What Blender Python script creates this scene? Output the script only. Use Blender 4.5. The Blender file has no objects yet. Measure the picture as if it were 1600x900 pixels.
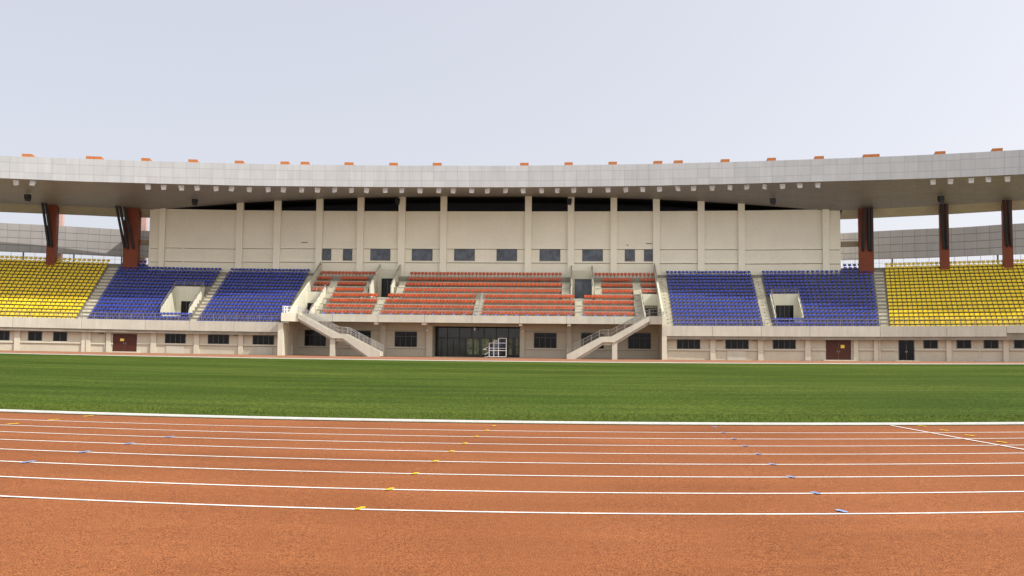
import bpy, math, random
import numpy as np
from mathutils import Vector, Matrix
random.seed(7)
PI = math.pi
C = bpy.context.scene.collection
SC = bpy.context.scene

# ------------------------------------------------------------------ camera
F = 1400.0                      # focal length in pixels of the 1600 px wide photograph
CH = 1.7                        # eye height
YAW, PITCH, ROLL = math.radians(1.3), math.atan(89 / F), 0.0097
fw0 = Vector((-math.sin(YAW), math.cos(YAW), 0))
rt0 = Vector((math.cos(YAW), math.sin(YAW), 0))
FW = fw0 * math.cos(PITCH) + Vector((0, 0, 1)) * math.sin(PITCH)
vu = rt0.cross(FW)
RT = rt0 * math.cos(ROLL) + vu * math.sin(ROLL)
UP = -rt0 * math.sin(ROLL) + vu * math.cos(ROLL)
CAM = Vector((0, 0, CH))
cd = bpy.data.cameras.new('camera')
cam = bpy.data.objects.new('camera', cd); C.objects.link(cam)
cd.sensor_width = 36; cd.lens = 36 * F / 1600; cd.clip_start = 0.1; cd.clip_end = 12000
M = Matrix((RT, UP, -FW)).transposed().to_4x4(); M.translation = CAM
cam.matrix_world = M
SC.camera = cam

# ------------------------------------------------------------------ light
SUN = Vector((0.70, -0.30, 0.70)).normalized()
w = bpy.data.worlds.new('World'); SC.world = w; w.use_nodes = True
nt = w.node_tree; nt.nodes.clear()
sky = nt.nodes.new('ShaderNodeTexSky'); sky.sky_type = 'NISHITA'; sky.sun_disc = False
sky.sun_elevation = math.asin(SUN.z); sky.sun_rotation = math.atan2(SUN.x, SUN.y)
sky.air_density = 1.0; sky.dust_density = 7.0; sky.ozone_density = 1.0; sky.altitude = 50
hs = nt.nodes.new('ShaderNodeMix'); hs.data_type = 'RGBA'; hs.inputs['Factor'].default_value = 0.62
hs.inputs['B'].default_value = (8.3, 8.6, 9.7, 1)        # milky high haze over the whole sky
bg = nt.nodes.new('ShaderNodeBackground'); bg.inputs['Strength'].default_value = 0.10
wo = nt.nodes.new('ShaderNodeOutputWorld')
nt.links.new(sky.outputs['Color'], hs.inputs['A'])
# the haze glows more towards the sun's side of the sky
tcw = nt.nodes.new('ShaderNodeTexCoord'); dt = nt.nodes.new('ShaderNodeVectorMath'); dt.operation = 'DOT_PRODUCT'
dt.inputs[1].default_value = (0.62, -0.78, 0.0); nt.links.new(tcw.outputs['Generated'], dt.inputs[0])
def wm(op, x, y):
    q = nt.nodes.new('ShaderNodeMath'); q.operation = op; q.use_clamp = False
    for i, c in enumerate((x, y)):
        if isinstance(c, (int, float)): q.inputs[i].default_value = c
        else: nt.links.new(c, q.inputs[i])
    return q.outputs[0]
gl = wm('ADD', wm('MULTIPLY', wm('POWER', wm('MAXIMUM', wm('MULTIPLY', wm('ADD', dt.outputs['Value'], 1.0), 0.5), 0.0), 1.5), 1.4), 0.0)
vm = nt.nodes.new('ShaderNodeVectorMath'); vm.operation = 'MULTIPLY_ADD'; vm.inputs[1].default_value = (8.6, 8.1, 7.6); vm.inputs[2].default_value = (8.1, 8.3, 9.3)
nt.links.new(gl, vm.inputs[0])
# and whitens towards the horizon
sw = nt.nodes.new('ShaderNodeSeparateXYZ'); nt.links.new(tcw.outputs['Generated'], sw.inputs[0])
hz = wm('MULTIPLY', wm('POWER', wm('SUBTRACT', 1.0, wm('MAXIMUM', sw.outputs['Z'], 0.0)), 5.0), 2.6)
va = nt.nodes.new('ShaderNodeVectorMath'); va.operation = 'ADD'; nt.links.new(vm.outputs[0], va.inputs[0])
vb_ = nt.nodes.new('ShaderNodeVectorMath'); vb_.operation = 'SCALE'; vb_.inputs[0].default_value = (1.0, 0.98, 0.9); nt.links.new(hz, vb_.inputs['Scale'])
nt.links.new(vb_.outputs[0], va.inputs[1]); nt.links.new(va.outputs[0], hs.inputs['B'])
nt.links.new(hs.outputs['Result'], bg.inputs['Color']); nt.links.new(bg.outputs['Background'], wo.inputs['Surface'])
sd = bpy.data.lights.new('sun', 'SUN'); sd.energy = 3.8; sd.angle = math.radians(0.6); sd.color = (1.0, 0.965, 0.91)
so = bpy.data.objects.new('sun', sd); C.objects.link(so); so.rotation_euler = SUN.to_track_quat('Z', 'Y').to_euler()
so.location = (60, -40, 60)
vs = SC.view_settings
vs.view_transform = 'Standard'; vs.look = 'None'; vs.gamma = 1; vs.exposure = 0.17; vs.use_curve_mapping = False
SC.cycles.max_bounces = 6
SC.cycles.diffuse_bounces = 4

# ------------------------------------------------------------------ the lie of the land and the plan of the stand
def g(X, Y):
    """gently dished ground: a few centimetres higher towards the sides"""
    Yc = min(max(Y, 5.0), 116.0)
    Xc = max(-0.62 * Yc, min(0.62 * Yc, X))
    return 8.3e-5 * (89 + 2380 / Yc) / Yc * Xc * Xc

KS = [-140, -75, -67, -60, -50, -44, -33, 15, 20, 30, 36, 43.5, 44.5, 60, 80, 140]
KM = [-.33, -.30, -.25, -.17, -.06, 0, .044, .044, .06, .09, .13, .17, .33, .36, .38, .40]
KN = [-.33, -.30, -.25, -.17, -.06, 0, .044, .044, .08, .13, .17, .33, .35, .36, .38, .40]
_ss = np.linspace(-140, 140, 2801)
_m = np.interp(_ss, KS, KM)
_S = np.concatenate([[0], np.cumsum(-(_m[1:] + _m[:-1]) / 2 * 0.1)])
_S = _S - np.interp(-7.5, _ss, _S) + 116.0
def P(s, t):
    th = math.atan(float(np.interp(s, KS, KN)))
    return (s + t * math.sin(th), float(np.interp(s, _ss, _S)) + t * math.cos(th))
def W(s, t, z):
    x, y = P(s, t)
    xc = max(-72, min(72, s))
    return Vector((x, y, z + 8e-5 * xc * xc))
def proj(v):
    d = Vector(v) - CAM
    k = d.dot(FW)
    return 800 + F * d.dot(RT) / k, 450 - F * d.dot(UP) / k, k
def ray(px, py): return FW + RT * ((px - 800) / F) + UP * ((450 - py) / F)
def atY(px, py, Y):
    r = ray(px, py); return CAM + r * (Y / r.y)
def ground_at(px, py):
    r = ray(px, py); z = 0.0; p = None
    for _ in range(20):
        p = CAM + r * ((z - CH) / r.z); z = g(p.x, p.y)
    return p
def sz(px, py, t):
    """station along the stand and height for a measured point on the surface t metres behind the stand's front wall"""
    s, z = (px - 800) * 0.083 - 2.7, 5.0
    for _ in range(25):
        a, b, k = proj(W(s, t, z))
        s += (px - a) * k / F; z += (b - py) * k / F
    return s, z
def sx(px, t, z=6.0):
    s = (px - 800) * 0.083 - 2.7
    for _ in range(25):
        a, b, k = proj(W(s, t, z)); s += (px - a) * k / F
    return s

# ------------------------------------------------------------------ mesh building
class MB:
    def __init__(self): self.v = []; self.f = []; self.uv = None
    def add(self, vs_, fs_):
        n = len(self.v); self.v += [tuple(a) for a in vs_]; self.f += [tuple(i + n for i in f) for f in fs_]
    def sweep(self, prof, s0, s1, step=3.0):
        """closed (t, z) profile swept along the stand from s0 to s1"""
        if s1 < s0: s0, s1 = s1, s0
        n = max(1, int(math.ceil((s1 - s0) / step))); m = len(prof); vs_ = []; fs_ = []
        for i in range(n + 1):
            s = s0 + (s1 - s0) * i / n
            vs_ += [W(s, t, z) for t, z in prof]
        for i in range(n):
            for j in range(m):
                a, b = i * m + j, i * m + (j + 1) % m
                fs_.append((a, b, b + m, a + m))
        fs_.append(tuple(range(m))); fs_.append(tuple(n * m + j for j in reversed(range(m))))
        self.add(vs_, fs_); return self
    def box(self, s0, s1, t0, t1, z0, z1, step=3.0):
        return self.sweep([(t0, z0), (t0, z1), (t1, z1), (t1, z0)], s0, s1, step)
    def prism_sz(self, poly, t0, t1):
        m = len(poly)
        vs_ = [W(s, t0, z) for s, z in poly] + [W(s, t1, z) for s, z in poly]
        fs_ = [tuple(range(m)), tuple(reversed(range(m, 2 * m)))] + [(j, (j + 1) % m, (j + 1) % m + m, j + m) for j in range(m)]
        self.add(vs_, fs_); return self
    def prism_st(self, poly, z0, z1):
        m = len(poly)
        vs_ = [W(s, t, z0) for s, t in poly] + [W(s, t, z1) for s, t in poly]
        fs_ = [tuple(range(m)), tuple(reversed(range(m, 2 * m)))] + [(j, (j + 1) % m, (j + 1) % m + m, j + m) for j in range(m)]
        self.add(vs_, fs_); return self
    def cube(self, x0, x1, y0, y1, z0, z1, mtx=None):
        vs_ = [Vector((x, y, z)) for x in (x0, x1) for y in (y0, y1) for z in (z0, z1)]
        if mtx is not None: vs_ = [mtx @ v for v in vs_]
        self.add(vs_, [(0, 1, 3, 2), (4, 6, 7, 5), (0, 4, 5, 1), (2, 3, 7, 6), (0, 2, 6, 4), (1, 5, 7, 3)]); return self
    def tube(self, a, b, r, n=6, r2=None):
        a = Vector(a); b = Vector(b); d = (b - a).normalized(); r2 = r if r2 is None else r2
        u = d.cross(Vector((0, 0, 1)) if abs(d.z) < .9 else Vector((1, 0, 0))).normalized(); v = d.cross(u)
        vs_ = []
        for p, q in ((a, r), (b, r2)):
            vs_ += [p + (u * math.cos(2 * PI * i / n) + v * math.sin(2 * PI * i / n)) * q for i in range(n)]
        fs_ = [(i, (i + 1) % n, (i + 1) % n + n, i + n) for i in range(n)] + [tuple(reversed(range(n))), tuple(range(n, 2 * n))]
        self.add(vs_, fs_); return self
    def build(self, name, m, parent=None, off=None):
        me = bpy.data.meshes.new(name)
        off = Vector(off) if off is not None else Vector((0, 0, 0))
        me.from_pydata([tuple(Vector(a) - off) for a in self.v], [], self.f)
        if self.uv:
            l = me.uv_layers.new(name='UVMap')
            for lp in me.loops: l.data[lp.index].uv = self.uv[lp.vertex_index]
        me.materials.append(m)
        import bmesh
        b = bmesh.new(); b.from_mesh(me); bmesh.ops.recalc_face_normals(b, faces=b.faces[:]); b.to_mesh(me); b.free()
        o = bpy.data.objects.new(name, me); C.objects.link(o); o.location = off
        if parent is not None:
            o.parent = parent; o.location = off - Vector(parent.location) if not parent.parent else off - Vector(parent.location) - Vector(parent.parent.location)
        return o
def tag(o, label=None, cat=None, group=None, kind=None):
    for k, v in (('label', label), ('category', cat), ('group', group), ('kind', kind)):
        if v: o[k] = v
    return o
def empty(name, label, cat, loc=(0, 0, 0), group=None):
    o = bpy.data.objects.new(name, None); C.objects.link(o); o.location = loc; o.empty_display_size = .3
    return tag(o, label, cat, group)
def copy_tree(o, parent=None):
    c = o.copy(); C.objects.link(c)
    if parent is not None: c.parent = parent
    for ch in [q for q in bpy.data.objects if q.parent == o]: copy_tree(ch, c)
    return c

# ------------------------------------------------------------------ materials
def mat(name, col, rough=.7, var=.12, scale=1.2, fine=0.0, fscale=40, metallic=0, bump=0, bscale=30, streak=0, spec=.3, rnd=0):
    m = bpy.data.materials.new(name); m.use_nodes = True; n = m.node_tree; N = n.nodes; L = n.links
    b = N['Principled BSDF']; b.inputs['Roughness'].default_value = rough; b.inputs['Metallic'].default_value = metallic
    b.inputs['Specular IOR Level'].default_value = spec
    tc = N.new('ShaderNodeTexCoord')
    cur = None
    def mul(src, fac):
        x = N.new('ShaderNodeMix'); x.data_type = 'RGBA'; x.blend_type = 'MULTIPLY'; x.inputs['Factor'].default_value = 1
        if src is None: x.inputs['A'].default_value = (*col, 1)
        else: L.new(src, x.inputs['A'])
        L.new(fac, x.inputs['B']); return x.outputs['Result']
    def nz(sc, amt, vec=None, det=5):
        q = N.new('ShaderNodeTexNoise'); q.inputs['Scale'].default_value = sc; q.inputs['Detail'].default_value = det
        L.new(vec if vec is not None else tc.outputs['Object'], q.inputs['Vector'])
        r = N.new('ShaderNodeMapRange'); r.inputs['From Min'].default_value = .3; r.inputs['From Max'].default_value = .7
        r.inputs['To Min'].default_value = 1 - amt; r.inputs['To Max'].default_value = 1 + amt
        L.new(q.outputs['Fac'], r.inputs['Value']); return r.outputs['Result']
    if var: cur = mul(cur, nz(scale, var))
    if fine: cur = mul(cur, nz(fscale, fine, det=2))
    if streak:
        mp = N.new('ShaderNodeMapping'); mp.inputs['Scale'].default_value = (1, 1, .12); L.new(tc.outputs['Object'], mp.inputs['Vector'])
        cur = mul(cur, nz(2.2, streak, mp.outputs['Vector']))
    if rnd:
        oi = N.new('ShaderNodeObjectInfo'); r = N.new('ShaderNodeMapRange'); r.inputs['To Min'].default_value = 1 - rnd; r.inputs['To Max'].default_value = 1 + rnd * .5
        L.new(oi.outputs['Random'], r.inputs['Value']); cur = mul(cur, r.outputs['Result'])
    if cur is not None: L.new(cur, b.inputs['Base Color'])
    else: b.inputs['Base Color'].default_value = (*col, 1)
    if bump:
        q = N.new('ShaderNodeTexNoise'); q.inputs['Scale'].default_value = bscale; q.inputs['Detail'].default_value = 3
        L.new(tc.outputs['Object'], q.inputs['Vector'])
        bp = N.new('ShaderNodeBump'); bp.inputs['Strength'].default_value = bump; bp.inputs['Distance'].default_value = .02
        L.new(q.outputs['Fac'], bp.inputs['Height']); L.new(bp.outputs['Normal'], b.inputs['Normal'])
    return m

def panel_mat(name, col, a, rows, rough=.5, wu=.03, wv=.012, jv=.45, pv=.05, streak=.05, a2=None):
    """composite cladding panels: u runs in metres along the stand, v 0..1 up the band"""
    m = bpy.data.materials.new(name); m.use_nodes = True; n = m.node_tree; N = n.nodes; L = n.links
    b = N['Principled BSDF']; b.inputs['Roughness'].default_value = rough; b.inputs['Specular IOR Level'].default_value = .4
    uv = N.new('ShaderNodeUVMap'); sp = N.new('ShaderNodeSeparateXYZ'); L.new(uv.outputs['UV'], sp.inputs[0])
    def math_(op, x, y=None, z=None):
        q = N.new('ShaderNodeMath'); q.operation = op
        for i, c in enumerate((x, y, z)):
            if c is None: continue
            if isinstance(c, (int, float)): q.inputs[i].default_value = c
            else: L.new(c, q.inputs[i])
        return q.outputs[0]
    u = math_('DIVIDE', sp.outputs['X'], a); fu = math_('FRACT', u)
    line = math_('LESS_THAN', fu, wu / a)
    rowid = None
    for r in rows:
        line = math_('MAXIMUM', line, math_('COMPARE', sp.outputs['Y'], r, wv))
        stp = math_('GREATER_THAN', sp.outputs['Y'], r)
        rowid = stp if rowid is None else math_('ADD', rowid, stp)
    cell = math_('ADD', math_('FLOOR', u), math_('MULTIPLY', rowid, 57.3) if rowid is not None else 0.0)
    wn = N.new('ShaderNodeTexWhiteNoise'); wn.noise_dimensions = '1D'; L.new(cell, wn.inputs['W'])
    v1 = math_('MULTIPLY_ADD', wn.outputs['Value'], 2 * pv, 1 - pv)
    tc = N.new('ShaderNodeTexCoord'); mp = N.new('ShaderNodeMapping'); mp.inputs['Scale'].default_value = (1, 1, .15); L.new(tc.outputs['Object'], mp.inputs['Vector'])
    q = N.new('ShaderNodeTexNoise'); q.inputs['Scale'].default_value = 1.6; q.inputs['Detail'].default_value = 6; L.new(mp.outputs['Vector'], q.inputs['Vector'])
    v2 = math_('MULTIPLY_ADD', q.outputs['Fac'], 4 * streak, 1 - 2 * streak)
    v = math_('MULTIPLY', v1, v2)
    v = math_('MULTIPLY', v, math_('SUBTRACT', 1.0, math_('MULTIPLY', line, jv)))
    x = N.new('ShaderNodeMix'); x.data_type = 'RGBA'; x.blend_type = 'MULTIPLY'; x.inputs['Factor'].default_value = 1
    x.inputs['A'].default_value = (*col, 1); L.new(v, x.inputs['B']); L.new(x.outputs['Result'], b.inputs['Base Color'])
    return m

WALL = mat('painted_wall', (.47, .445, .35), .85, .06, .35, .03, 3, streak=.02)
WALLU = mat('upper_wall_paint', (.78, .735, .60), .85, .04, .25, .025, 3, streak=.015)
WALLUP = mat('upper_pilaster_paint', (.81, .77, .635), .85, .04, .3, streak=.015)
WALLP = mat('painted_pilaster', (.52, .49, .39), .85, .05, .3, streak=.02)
PAR = mat('painted_parapet', (.47, .455, .38), .8, .06, .5, streak=.07)
BRIGHT = mat('cream_render', (.58, .56, .45), .8, .05, .6, streak=.05)
GROOVE_SHADOW = mat('groove_shadow_paint', (.22, .19, .15), .9, .1)  # dark groove line that also paints the shadow under ledges
CONC = mat('terrace_concrete', (.24, .22, .175), .9, .18, .8, .08, 8)  # darkened to carry the shade beneath the seats
STEP = mat('step_concrete', (.50, .47, .37), .9, .15, 1.2, .06, 8)
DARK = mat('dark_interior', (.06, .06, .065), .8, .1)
GLASS = mat('dark_glass', (.010, .011, .012), .12, .2, .5, spec=.14)
GLASSB = mat('blue_grey_glass', (.085, .10, .125), .25, .4, 1.2, spec=.3)
FRAME = mat('window_frame', (.075, .075, .08), .5, 0)
STEEL = mat('stainless_rail', (.42, .41, .39), .4, .05, metallic=.6)
STEELD = mat('weathered_rail', (.24, .22, .2), .6, .1, metallic=.3)
REDC = mat('red_brown_cladding', (.19, .045, .018), .6, .1, .8)
PINKC = mat('pink_render', (.55, .36, .32), .8, .1)  # pinker and paler than the outer columns
BLACK = mat('black_paint', (.02, .02, .022), .45, 0)
ORB = mat('orange_beam_paint', (.42, .145, .04), .6, .08, 1.5)
EDGE = mat('tread_edge_concrete', (.36, .335, .265), .9, .2, 2)
GUTTER = mat('dark_gutter', (.10, .085, .065), .8, .08)
TAN = mat('tan_beam', (.30, .25, .17), .8, .08)
BROWN = mat('brown_door', (.060, .014, .007), .45, .1, 2)
YSIGN = mat('yellow_notice', (.75, .55, .08), .5, .25, 9)
WHITE = mat('white_metal', (.86, .86, .86), .4, .05)
LENS = mat('floodlight_lens', (.62, .60, .60), .3, .1, 6)
BLUEP = mat('blue_plastic', (.034, .055, .33), .42, 0, rnd=.28, spec=.4)
YELP = mat('yellow_plastic', (.80, .60, .018), .42, 0, rnd=.15, spec=.4)
REDP = mat('orange_plastic', (.46, .078, .018), .42, 0, rnd=.2, spec=.4)
BLUEP2 = mat('blue_plastic_worn', (.034, .055, .33), .42, .22, 3.1, spec=.4)
YELP2 = mat('yellow_plastic_worn', (.80, .60, .018), .42, .12, 3.1, spec=.4)
REDP2 = mat('orange_plastic_worn', (.46, .078, .018), .42, .14, 3.1, spec=.4)
LBLUE = mat('light_blue_plastic', (.12, .19, .52), .45, .05)
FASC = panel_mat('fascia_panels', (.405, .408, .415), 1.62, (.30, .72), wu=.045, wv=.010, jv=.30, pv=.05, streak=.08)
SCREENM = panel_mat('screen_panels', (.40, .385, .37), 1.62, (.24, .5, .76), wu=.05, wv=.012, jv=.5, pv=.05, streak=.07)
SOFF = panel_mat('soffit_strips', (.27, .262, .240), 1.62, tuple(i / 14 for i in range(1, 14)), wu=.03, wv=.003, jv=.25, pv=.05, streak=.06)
BAND = mat('eaves_band', (.42, .39, .28), .7, .1, .6)
KERB = mat('white_kerb_paint', (.80, .80, .80), .6, .06, 3, .04, 30)

def track_mat():
    m = bpy.data.materials.new('rubber_track'); m.use_nodes = True; n = m.node_tree; N = n.nodes; L = n.links
    b = N['Principled BSDF']; b.inputs['Roughness'].default_value = .9; b.inputs['Specular IOR Level'].default_value = .15
    tc = N.new('ShaderNodeTexCoord')
    def noise(sc, det, vec=None):
        q = N.new('ShaderNodeTexNoise'); q.inputs['Scale'].default_value = sc; q.inputs['Detail'].default_value = det; L.new(vec or tc.outputs['Object'], q.inputs['Vector']); return q.outputs['Fac']
    def ramp(src, stops):
        r = N.new('ShaderNodeValToRGB'); L.new(src, r.inputs['Fac']); e = r.color_ramp.elements
        e[0].position, e[0].color = stops[0][0], (*stops[0][1], 1); e[1].position, e[1].color = stops[1][0], (*stops[1][1], 1)
        for p, c in stops[2:]:
            k = e.new(p); k.color = (*c, 1)
        return r.outputs['Color']
    def mul(a_, b_):
        x = N.new('ShaderNodeMix'); x.data_type = 'RGBA'; x.blend_type = 'MULTIPLY'; x.inputs['Factor'].default_value = 1
        L.new(a_, x.inputs['A']); L.new(b_, x.inputs['B']); return x.outputs['Result']
    base = ramp(noise(.35, 4), [(.3, (.232, .080, .0255)), (.7, (.292, .106, .037))])
    spk = ramp(noise(85, 2), [(.34, (.45, .36, .33)), (.66, (1.42, 1.45, 1.48)), (.50, (1.0, 1.0, 1.0))])
    spk2 = ramp(noise(14, 3), [(.3, (.88, .87, .86)), (.7, (1.1, 1.1, 1.1))])
    mp = N.new('ShaderNodeMapping'); mp.inputs['Scale'].default_value = (.12, 1.5, 1); L.new(tc.outputs['Object'], mp.inputs['Vector'])
    wear = ramp(noise(1.0, 4, mp.outputs['Vector']), [(.3, (.91, .90, .89)), (.7, (1.07, 1.07, 1.08))])
    L.new(mul(mul(mul(base, spk), spk2), wear), b.inputs['Base Color'])
    bp = N.new('ShaderNodeBump'); bp.inputs['Strength'].default_value = .6; bp.inputs['Distance'].default_value = .006
    L.new(noise(70, 3), bp.inputs['Height']); L.new(bp.outputs['Normal'], b.inputs['Normal'])
    return m
def grass_mat():
    m = bpy.data.materials.new('lawn'); m.use_nodes = True; n = m.node_tree; N = n.nodes; L = n.links
    b = N['Principled BSDF']; b.inputs['Roughness'].default_value = .95; b.inputs['Specular IOR Level'].default_value = .05
    tc = N.new('ShaderNodeTexCoord')
    def noise(sc, det, s3):
        mp = N.new('ShaderNodeMapping'); mp.inputs['Scale'].default_value = s3; L.new(tc.outputs['Object'], mp.inputs['Vector'])
        q = N.new('ShaderNodeTexNoise'); q.inputs['Scale'].default_value = sc; q.inputs['Detail'].default_value = det; L.new(mp.outputs['Vector'], q.inputs['Vector']); return q.outputs['Fac']
    def ramp(src, stops):
        r = N.new('ShaderNodeValToRGB'); L.new(src, r.inputs['Fac']); e = r.color_ramp.elements
        e[0].position, e[0].color = stops[0][0], (*stops[0][1], 1); e[1].position, e[1].color = stops[1][0], (*stops[1][1], 1)
        return r.outputs['Color']
    def mul(a_, b_):
        x = N.new('ShaderNodeMix'); x.data_type = 'RGBA'; x.blend_type = 'MULTIPLY'; x.inputs['Factor'].default_value = 1
        L.new(a_, x.inputs['A']); L.new(b_, x.inputs['B']); return x.outputs['Result']
    base = ramp(noise(.075, 4, (.35, 1, 1)), [(.36, (.039, .070, .008)), (.62, (.069, .102, .017))])
    a1 = ramp(noise(.55, 6, (.22, 1, 1)), [(.34, (.78, .82, .78)), (.66, (1.22, 1.18, 1.12))])
    a2 = ramp(noise(13, 6, (.8, .7, 1)), [(.34, (.50, .56, .45)), (.66, (1.5, 1.42, 1.4))])
    a3 = ramp(noise(45, 3, (1, .6, 1)), [(.36, (.55, .6, .5)), (.64, (1.5, 1.42, 1.5))])
    L.new(mul(mul(mul(base, a1), a2), a3), b.inputs['Base Color'])
    bp = N.new('ShaderNodeBump'); bp.inputs['Strength'].default_value = .8; bp.inputs['Distance'].default_value = .03
    L.new(noise(22, 4, (1, 1, 1)), bp.inputs['Height']); L.new(bp.outputs['Normal'], b.inputs['Normal'])
    return m
TRACK, GRASS = track_mat(), grass_mat()
LINE = mat('line_paint', (.84, .83, .78), .7, .08, 2, .16, 30)
YMARK = mat('yellow_mark_paint', (.80, .52, .02), .7, .1, 9)
BMARK = mat('blue_mark_paint', (.24, .36, .60), .7, .1, 9)
APRON = mat('concrete_ground', (.36, .34, .30), .9, .12, .1)

# ------------------------------------------------------------------ ground sheets
def grid_sheet(name, xs, ys, dz, m, kind='structure', slope=0.0):
    b = MB()
    vs_ = [(x, y, g(x, y) + dz) for y in ys for x in xs]
    nx = len(xs); b.add(vs_, [(j * nx + i, j * nx + i + 1, (j + 1) * nx + i + 1, (j + 1) * nx + i) for j in range(len(ys) - 1) for i in range(nx - 1)])
    o = b.build(name, m); o['kind'] = kind; return o
xs_n = [-6000, -2000, -500, -200] + [-120 + 4 * i for i in range(18)] + [-48 + 1.0 * i for i in range(97)] + [52 + 4 * i for i in range(18)] + [200, 500, 2000, 6000]
ys_n = [-60, -20, -5, 0, 2, 4] + [5 + .5 * i for i in range(32)] + [21 + 2 * i for i in range(50)] + [125, 150, 200, 400, 1000, 3000, 9000]
grid_sheet('ground', xs_n, ys_n, -.04, APRON)
tx = [x for x in xs_n if abs(x) <= 125]
KY, FY = ground_at(900, 662.6).y, 91.6
grid_sheet('running_track', tx, [y for y in ys_n if -20 <= y <= 21], 0.0, TRACK)
grid_sheet('running_track', tx, [88 + 2 * i for i in range(20)], 0.0, mat('pale_track', (.31, .145, .078), .9, .12, .3))  # far strip, paler than the near track
gy = [KY + .05, 19.5] + [20 + .5 * i for i in range(3)] + [y for y in ys_n if 21 < y < FY] + [FY]
grid_sheet('grass', [x for x in tx if abs(x) < 100], gy, .012, GRASS, 'stuff')

def strip(name, pts, wd, dz, m, hgt=None):
    """painted strip (or low kerb when hgt is given) along ground points"""
    b = MB(); vs_ = []; n = len(pts)
    for i, (x, y) in enumerate(pts):
        a = pts[max(0, i - 1)]; c = pts[min(n - 1, i + 1)]; dx, dy = c[0] - a[0], c[1] - a[1]; l = math.hypot(dx, dy)
        nx_, ny_ = -dy / l * wd / 2, dx / l * wd / 2
        if hgt is None: vs_ += [(x + nx_, y + ny_, g(x, y) + dz), (x - nx_, y - ny_, g(x, y) + dz)]
        else: vs_ += [(x + nx_, y + ny_, g(x, y) + hgt), (x - nx_, y - ny_, g(x, y) + hgt), (x + nx_, y + ny_, g(x, y) - .02), (x - nx_, y - ny_, g(x, y) - .02)]
    if hgt is None: fs_ = [(2 * i, 2 * i + 1, 2 * i + 3, 2 * i + 2) for i in range(n - 1)]
    else:
        fs_ = []
        for i in range(n - 1):
            a = 4 * i; fs_ += [(a, a + 1, a + 5, a + 4), (a + 1, a + 3, a + 7, a + 5), (a + 2, a, a + 4, a + 6)]
    b.add(vs_, fs_)
    return b.build(name, m)
LY = [ground_at(860, y).y for y in (674.4, 684.2, 695.2, 708, 724, 744, 769.6, 802)]
for i, y in enumerate(LY):
    o = strip('lane_line', [(-26 + .5 * k, y) for k in range(105)], .05, .006, LINE); tag(o, kind='structure')
a, b_ = ground_at(1388, 664.5), ground_at(1640, 710)
pts = [(a.x + (b_.x - a.x) * k / 24, a.y + (b_.y - a.y) * k / 24) for k in range(25)]
tag(strip('break_line', pts, .05, .011, LINE), kind='structure')
o = strip('track_kerb', [(-60 + .5 * k, KY) for k in range(241)], .06, 0, KERB, .055)
tag(o, 'white kerb along the near edge of the grass', 'kerb')
o = strip('track_kerb', [(-95 + 2 * k, FY + .1) for k in range(96)], .18, 0, KERB, .06)
tag(o, 'white kerb along the far edge of the grass before the stand', 'kerb')
def zigzag(px, py, flip, m, size=1.0):
    size *= .72; p = ground_at(px, py); b = MB()
    near = min(LY, key=lambda q: abs(q - p.y)); p.y = near if abs(near - p.y) < .45 and py > 668 and py < 790 else p.y
    for k, (dx, dy) in enumerate(((-.024, -.055), (.024, .055), (0, 0))):
        w_, h_ = (.038, .055) if k < 2 else (.03, .04)
        x, y = p.x + dx * flip * size, p.y + dy * size
        b.add([(x - w_ * size, y - h_ * size, g(x, y) + .012 + .001 * k), (x + w_ * size, y - h_ * size, g(x, y) + .012 + .001 * k), (x + w_ * size, y + h_ * size, g(x, y) + .012 + .001 * k), (x - w_ * size, y + h_ * size, g(x, y) + .012 + .001 * k)], [(0, 1, 2, 3)])
    o = b.build('lane_mark', m); tag(o, kind='structure')
for px, py in ((563, 795.5), (609, 765.5), (648, 741.5), (680, 722), (705, 706.5), (726, 694), (744, 683), (760, 674), (772, 666)): zigzag(px, py, 1, YMARK)
for px, py in ((1315, 799.8), (1270, 769), (1233, 744.5), (1204, 724.5), (1180, 708), (1160, 695.5), (1143, 684.5), (1128.5, 675.6), (1117, 668)): zigzag(px, py, -1, BMARK)
for px, py in ((52, 721), (140, 705), (214, 691), (272, 681.5)): zigzag(px, py, 1, BMARK, 1.35)
for px, py in ((20, 663), (84, 656.5), (138, 650.7)): zigzag(px, py, 1, YMARK, 1.6)
for px, py in ((1441, 666.3), (1475, 673), (1515, 681), (1565, 691.5)): zigzag(px, py, -1, YMARK, 1.3)

# short blades standing along the near edge of the lawn
def blades():
    rng = np.random.default_rng(3); n = 30000
    y = KY + .06 + 2.6 * rng.random(n) ** 1.7; x = (rng.random(n) - .5) * 2 * (y * .62)
    z = np.array([g(a, b) for a, b in zip(x, y)]) + .008
    h = .022 + .03 * rng.random(n); th = rng.random(n) * PI; wv = .004 + .004 * rng.random(n) + (y - KY) * .0012
    lx, ly = (rng.random(n) - .5) * .04, (rng.random(n) - .5) * .04
    v = np.empty((n, 3, 3)); v[:, 0] = np.stack([x - wv * np.cos(th), y - wv * np.sin(th), z], 1)
    v[:, 1] = np.stack([x + wv * np.cos(th), y + wv * np.sin(th), z], 1); v[:, 2] = np.stack([x + lx, y + ly, z + h], 1)
    me = bpy.data.meshes.new('grass_blades'); me.vertices.add(n * 3); me.vertices.foreach_set('co', v.ravel())
    me.loops.add(n * 3); me.loops.foreach_set('vertex_index', np.arange(n * 3)); me.polygons.add(n)
    me.polygons.foreach_set('loop_start', np.arange(0, n * 3, 3)); me.polygons.foreach_set('loop_total', np.full(n, 3)); me.update()
    me.materials.append(mat('grass_blade', (.10, .135, .016), .8, .3, 6)); o = bpy.data.objects.new('grass_blades', me); C.objects.link(o); o['kind'] = 'stuff'
blades()

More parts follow.
